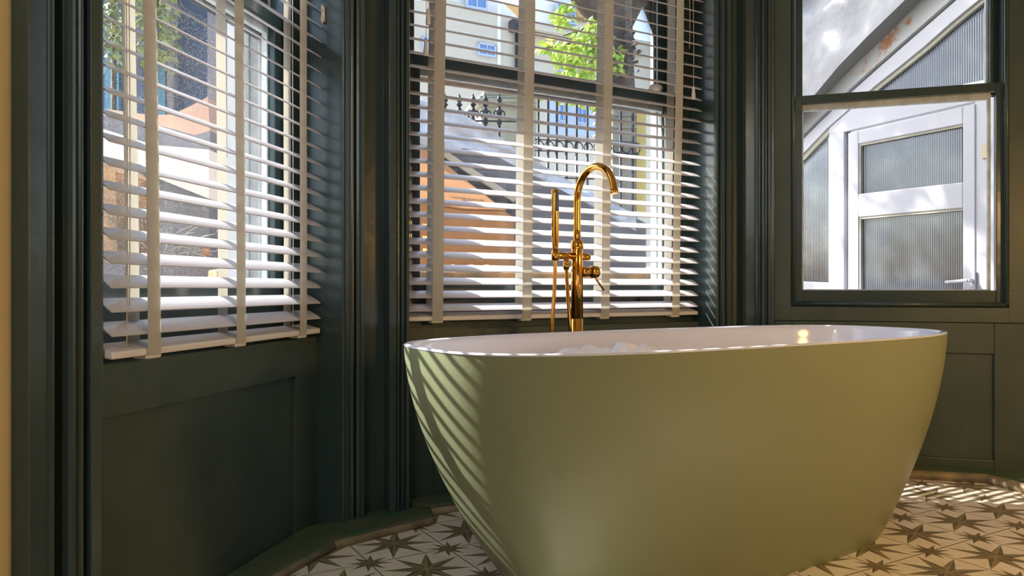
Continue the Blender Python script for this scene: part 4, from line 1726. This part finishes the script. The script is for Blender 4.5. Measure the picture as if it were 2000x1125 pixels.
# ------------------------------------------------------------------ street tree
def leaf_cloud(mb, clusters, seed, size, per):
    rnd = random.Random(seed)
    for c, r_ in clusters:
        for _ in range(per):
            p = c + Vector((rnd.gauss(0, 1), rnd.gauss(0, 1), rnd.gauss(0, 0.8))) * r_ * 0.55
            d = Vector((rnd.uniform(-1, 1), rnd.uniform(-1, 1), rnd.uniform(-1.2, 0.2))).normalized()
            s_ = d.cross(Vector((rnd.uniform(-1, 1), rnd.uniform(-1, 1), rnd.uniform(-1, 1)))).normalized()
            L_ = size * rnd.uniform(0.6, 1.2)
            nrm = d.cross(s_) * L_ * 0.12
            mb.add([p, p + d * L_ * 0.35 + s_ * L_ * 0.28 + nrm, p + d * L_, p + d * L_ * 0.35 - s_ * L_ * 0.28 + nrm, p + d * L_ * 0.5], [(0, 1, 4), (1, 2, 4), (0, 4, 3), (4, 2, 3)])


tr_y = 8.6
tree = empty('street_tree', ray(1205, 562, tr_y) * 1.0)
tree.location.z = -0.2
tag(tree, 'leafy tree with lime green leaves and a thick brown trunk in front of the townhouse', 'tree')
mb = MB()
mb.tube([Vector((ray(1212, 400, tr_y).x, tr_y, -0.2)), ray(1210, 330, tr_y), ray(1207, 180, tr_y), ray(1200, 80, tr_y), ray(1198, 20, tr_y), ray(1205, -80, tr_y)], [0.20, 0.19, 0.19, 0.20, 0.22, 0.25], 18)
trunk = mb.build('trunk', M['bark'], tree)
mb = MB()
mb.tube([ray(1202, 70, tr_y), ray(1180, 40, tr_y), ray(1150, 10, tr_y - 0.1), ray(1125, -18, tr_y - 0.2), ray(1090, -60, tr_y - 0.3)], [0.16, 0.15, 0.13, 0.11, 0.09], 12)
mb.tube([ray(1210, 60, tr_y), ray(1240, 10, tr_y), ray(1262, -40, tr_y)], [0.12, 0.09, 0.07], 10)
for a, b_ in (((1195, 110), (1110, 120)), ((1196, 60), (1100, 70)), ((1198, 90), (1060, 95)), ((1200, 190), (1110, 180))):
    p, q_ = ray(*a, tr_y), ray(*b_, tr_y - 0.8)
    mb.tube([p, p.lerp(q_, 0.5) + Vector((0, 0, 0.06)), q_], [0.025, 0.015, 0.006], 6)
mb.build('branch', M['bark'], tree)
cl = []
for x_, y_, rr in ((1105, 18, 18), (1098, 40, 14), (1150, 55, 22), (1170, 68, 20), (1128, 76, 20), (1150, 85, 20), (1100, 95, 22), (1072, 88, 14), (1130, 108, 24), (1160, 105, 18), (1180, 90, 14), (1150, 128, 18), (1118, 128, 16), (1095, 118, 16),
                    (1204, 108, 12), (1204, 132, 10), (1068, 172, 14), (1090, 180, 12), (1110, 186, 14), (1135, 190, 14), (1160, 184, 14), (1165, 200, 10), (1135, 150, 14), (1100, 155, 14)):
    y3 = tr_y - 0.8 + ((x_ * 7) % 10) / 14
    cl.append((ray(x_, y_, y3), rr / 1500 * y3))
mb = MB()
leaf_cloud(mb, cl, 4, 0.105, 46)
mb.build('foliage', M['leaf'], tree)
# unseen limb and crown, added out of view to shade and dapple the porch
mb = MB()
mb.tube([ray(1205, -80, tr_y), Vector((0.2, 8.2, 5.6)), Vector((-1.4, 7.4, 6.2)), Vector((-3.0, 6.5, 6.6))], [0.22, 0.15, 0.11, 0.06], 10)
mb.build('branch', M['bark'], tree)
rc = random.Random(31)
cl = [(Vector((-2.9, 6.6, 6.9)) + Vector((rc.uniform(-1.5, 1.5), rc.uniform(-1.3, 1.3), rc.uniform(-1.0, 1.2))), 0.42) for _ in range(46)]
mb = MB()
leaf_cloud(mb, cl, 17, 0.20, 60)
mb.build('foliage', M['leaf'], tree)
mb = MB()
cl = [(ray(1190 + 8 * math.sin(k * 2.1), 95 + k * 9, tr_y - 0.22), 0.10) for k in range(10)] + [(ray(1222 - 5 * math.sin(k * 1.3), 55 + k * 11, tr_y - 0.2), 0.09) for k in range(8)]
leaf_cloud(mb, cl, 9, 0.07, 26)
mb.build('ivy', M['iron'], tree)['label'] = 'dark ivy climbing the trunk'

# ------------------------------------------------------------------ outside the left window
def flat_piece(name, pts, y, th, mat, label, cat, bevel=0.0):
    mb_ = MB()
    mb_.slab([ray(x_, y_, y) for x_, y_ in pts], Vector((0, th, 0)))
    o_ = mb_.build(name, mat, bevel=bevel)
    return tag(o_, label, cat)


flat_piece('neighbour_wall', [(60, 200), (180, 245), (300, 283), (408, 292), (408, 388), (300, 345), (180, 300), (60, 262)], 3.9, 0.35, M['white_sun'], 'sunlit cream wall band outside the left window', 'wall')
tp = empty('terracotta_parapet', ray(250, 250, 4.3))
tag(tp, 'curved pink terracotta parapet over a grey stone band outside the left window', 'parapet')
for nm_, pts_h, mt_h in (('coping', [(60, 170), (200, 212), (290, 224), (335, 224), (372, 207), (406, 189), (410, 255), (380, 264), (330, 250), (290, 241), (60, 198)], M['terracotta']),
                         ('stone_band', [(60, 198), (290, 241), (330, 250), (380, 264), (410, 255), (410, 300), (300, 290), (60, 216)], M['slate'])):
    mb = MB()
    mb.slab([ray(x_, y_, 4.3) for x_, y_ in pts_h], Vector((0, 0.3, 0)))
    mb.build(nm_, mt_h, tp)
flat_piece('brick_stack', [(60, 262), (180, 300), (225, 335), (229, 458), (229, 530), (60, 530)], 3.45, 0.35, M['brick'], 'brown brick stack at the left edge of the left window', 'brickwork')
flat_piece('boarded_fence', [(60, 290), (300, 335), (408, 378), (408, 880), (60, 880)], 4.35, 0.12, M['slate'], 'speckled dark grey fence low in the left window', 'fence')
sh_o = empty('side_house', Vector((ray(240, 560, 5.6).x, 5.8, -0.2)))
tag(sh_o, 'dark blue-grey house front with teal doors beyond the left window', 'building')
for nm_, pts_h, y_h, th_h, mt_h in (('wall', [(60, -260), (408, -200), (408, 880), (60, 880)], 5.6, 0.4, M['blue_slate']),
                                    ('door', [(282, 115), (322, 118), (322, 236), (282, 232)], 5.55, 0.06, M['teal']),
                                    ('door', [(205, 95), (232, 98), (232, 225), (205, 222)], 5.55, 0.06, M['teal']),
                                    ('pilaster', [(326, -240), (338, -240), (338, 880), (326, 880)], 5.52, 0.09, M['slate'])):
    mb = MB()
    mb.slab([ray(x_, y_, y_h) for x_, y_ in pts_h], Vector((0, th_h, 0)))
    mb.build(nm_, mt_h, sh_o)
flat_piece('grey_downpipe_panel', [(405, -240), (486, -240), (486, 880), (405, 880)], 4.6, 0.3, M['slate'], 'grey rendered pier behind the left window, right of the dusty glass', 'pier')
bush = empty('climbing_bush', Vector((ray(300, 50, 5.3).x, 5.3, -0.2)))
tag(bush, 'yellow-green climbing bush at the top of the left window', 'bush')
mb = MB()
cl = [(ray(x_, y_, 5.25), 0.12) for x_ in (215, 228, 290, 302, 314) for y_ in range(-60, 110, 24)]
leaf_cloud(mb, cl, 12, 0.07, 22)
mb.build('foliage', M['leaf_dark'], bush)
mb = MB()
for x_ in (222, 300):
    mb.tube([Vector((ray(x_, 50, 5.35).x, 5.35, -0.2)), ray(x_, 560, 5.35), ray(x_, -60, 5.35)], 0.018, 6)
mb.build('stem', M['bark'], bush)
mb = MB()
rnd = random.Random(21)
for i in range(80):
    p = ray(rnd.uniform(292, 388), rnd.uniform(466, 508), 3.6)
    d = Vector((rnd.uniform(-1, 1), rnd.uniform(-0.4, 0.4), rnd.uniform(-0.5, 0.7))).normalized() * rnd.uniform(0.05, 0.13)
    mb.tube([p, p + d * 0.5 + Vector((0, 0, 0.01)), p + d], [0.002, 0.0025, 0.001], 4)
tag(mb.build('dry_twigs', M['timber']), 'tangle of pale dry twigs low outside the left window', 'twigs', kind='stuff')
mb = MB()
pc_ = ray(401, 489, 3.62)
mb.tube([pc_ + Vector((0, 0, -0.03)), pc_ + Vector((0, 0, -0.02)), pc_ + Vector((0, 0, 0.02)), pc_ + Vector((0, 0, 0.032))], [0.016, 0.02, 0.024, 0.026], 12)
tag(mb.build('clay_pot', M['cardboard']), 'small orange clay pot among dry twigs outside the left window', 'plant pot')
mb = MB()
PLo = Plane(*PL.xy(0.0, -1.0), 13.13)
PLo.box(mb, -0.6, 2.4, -0.5, 0.0, -0.2, 0.80)
tag(mb.build('raised_bed', M['slate']), 'raised grey bed along the foot of the left window', 'planting bed')
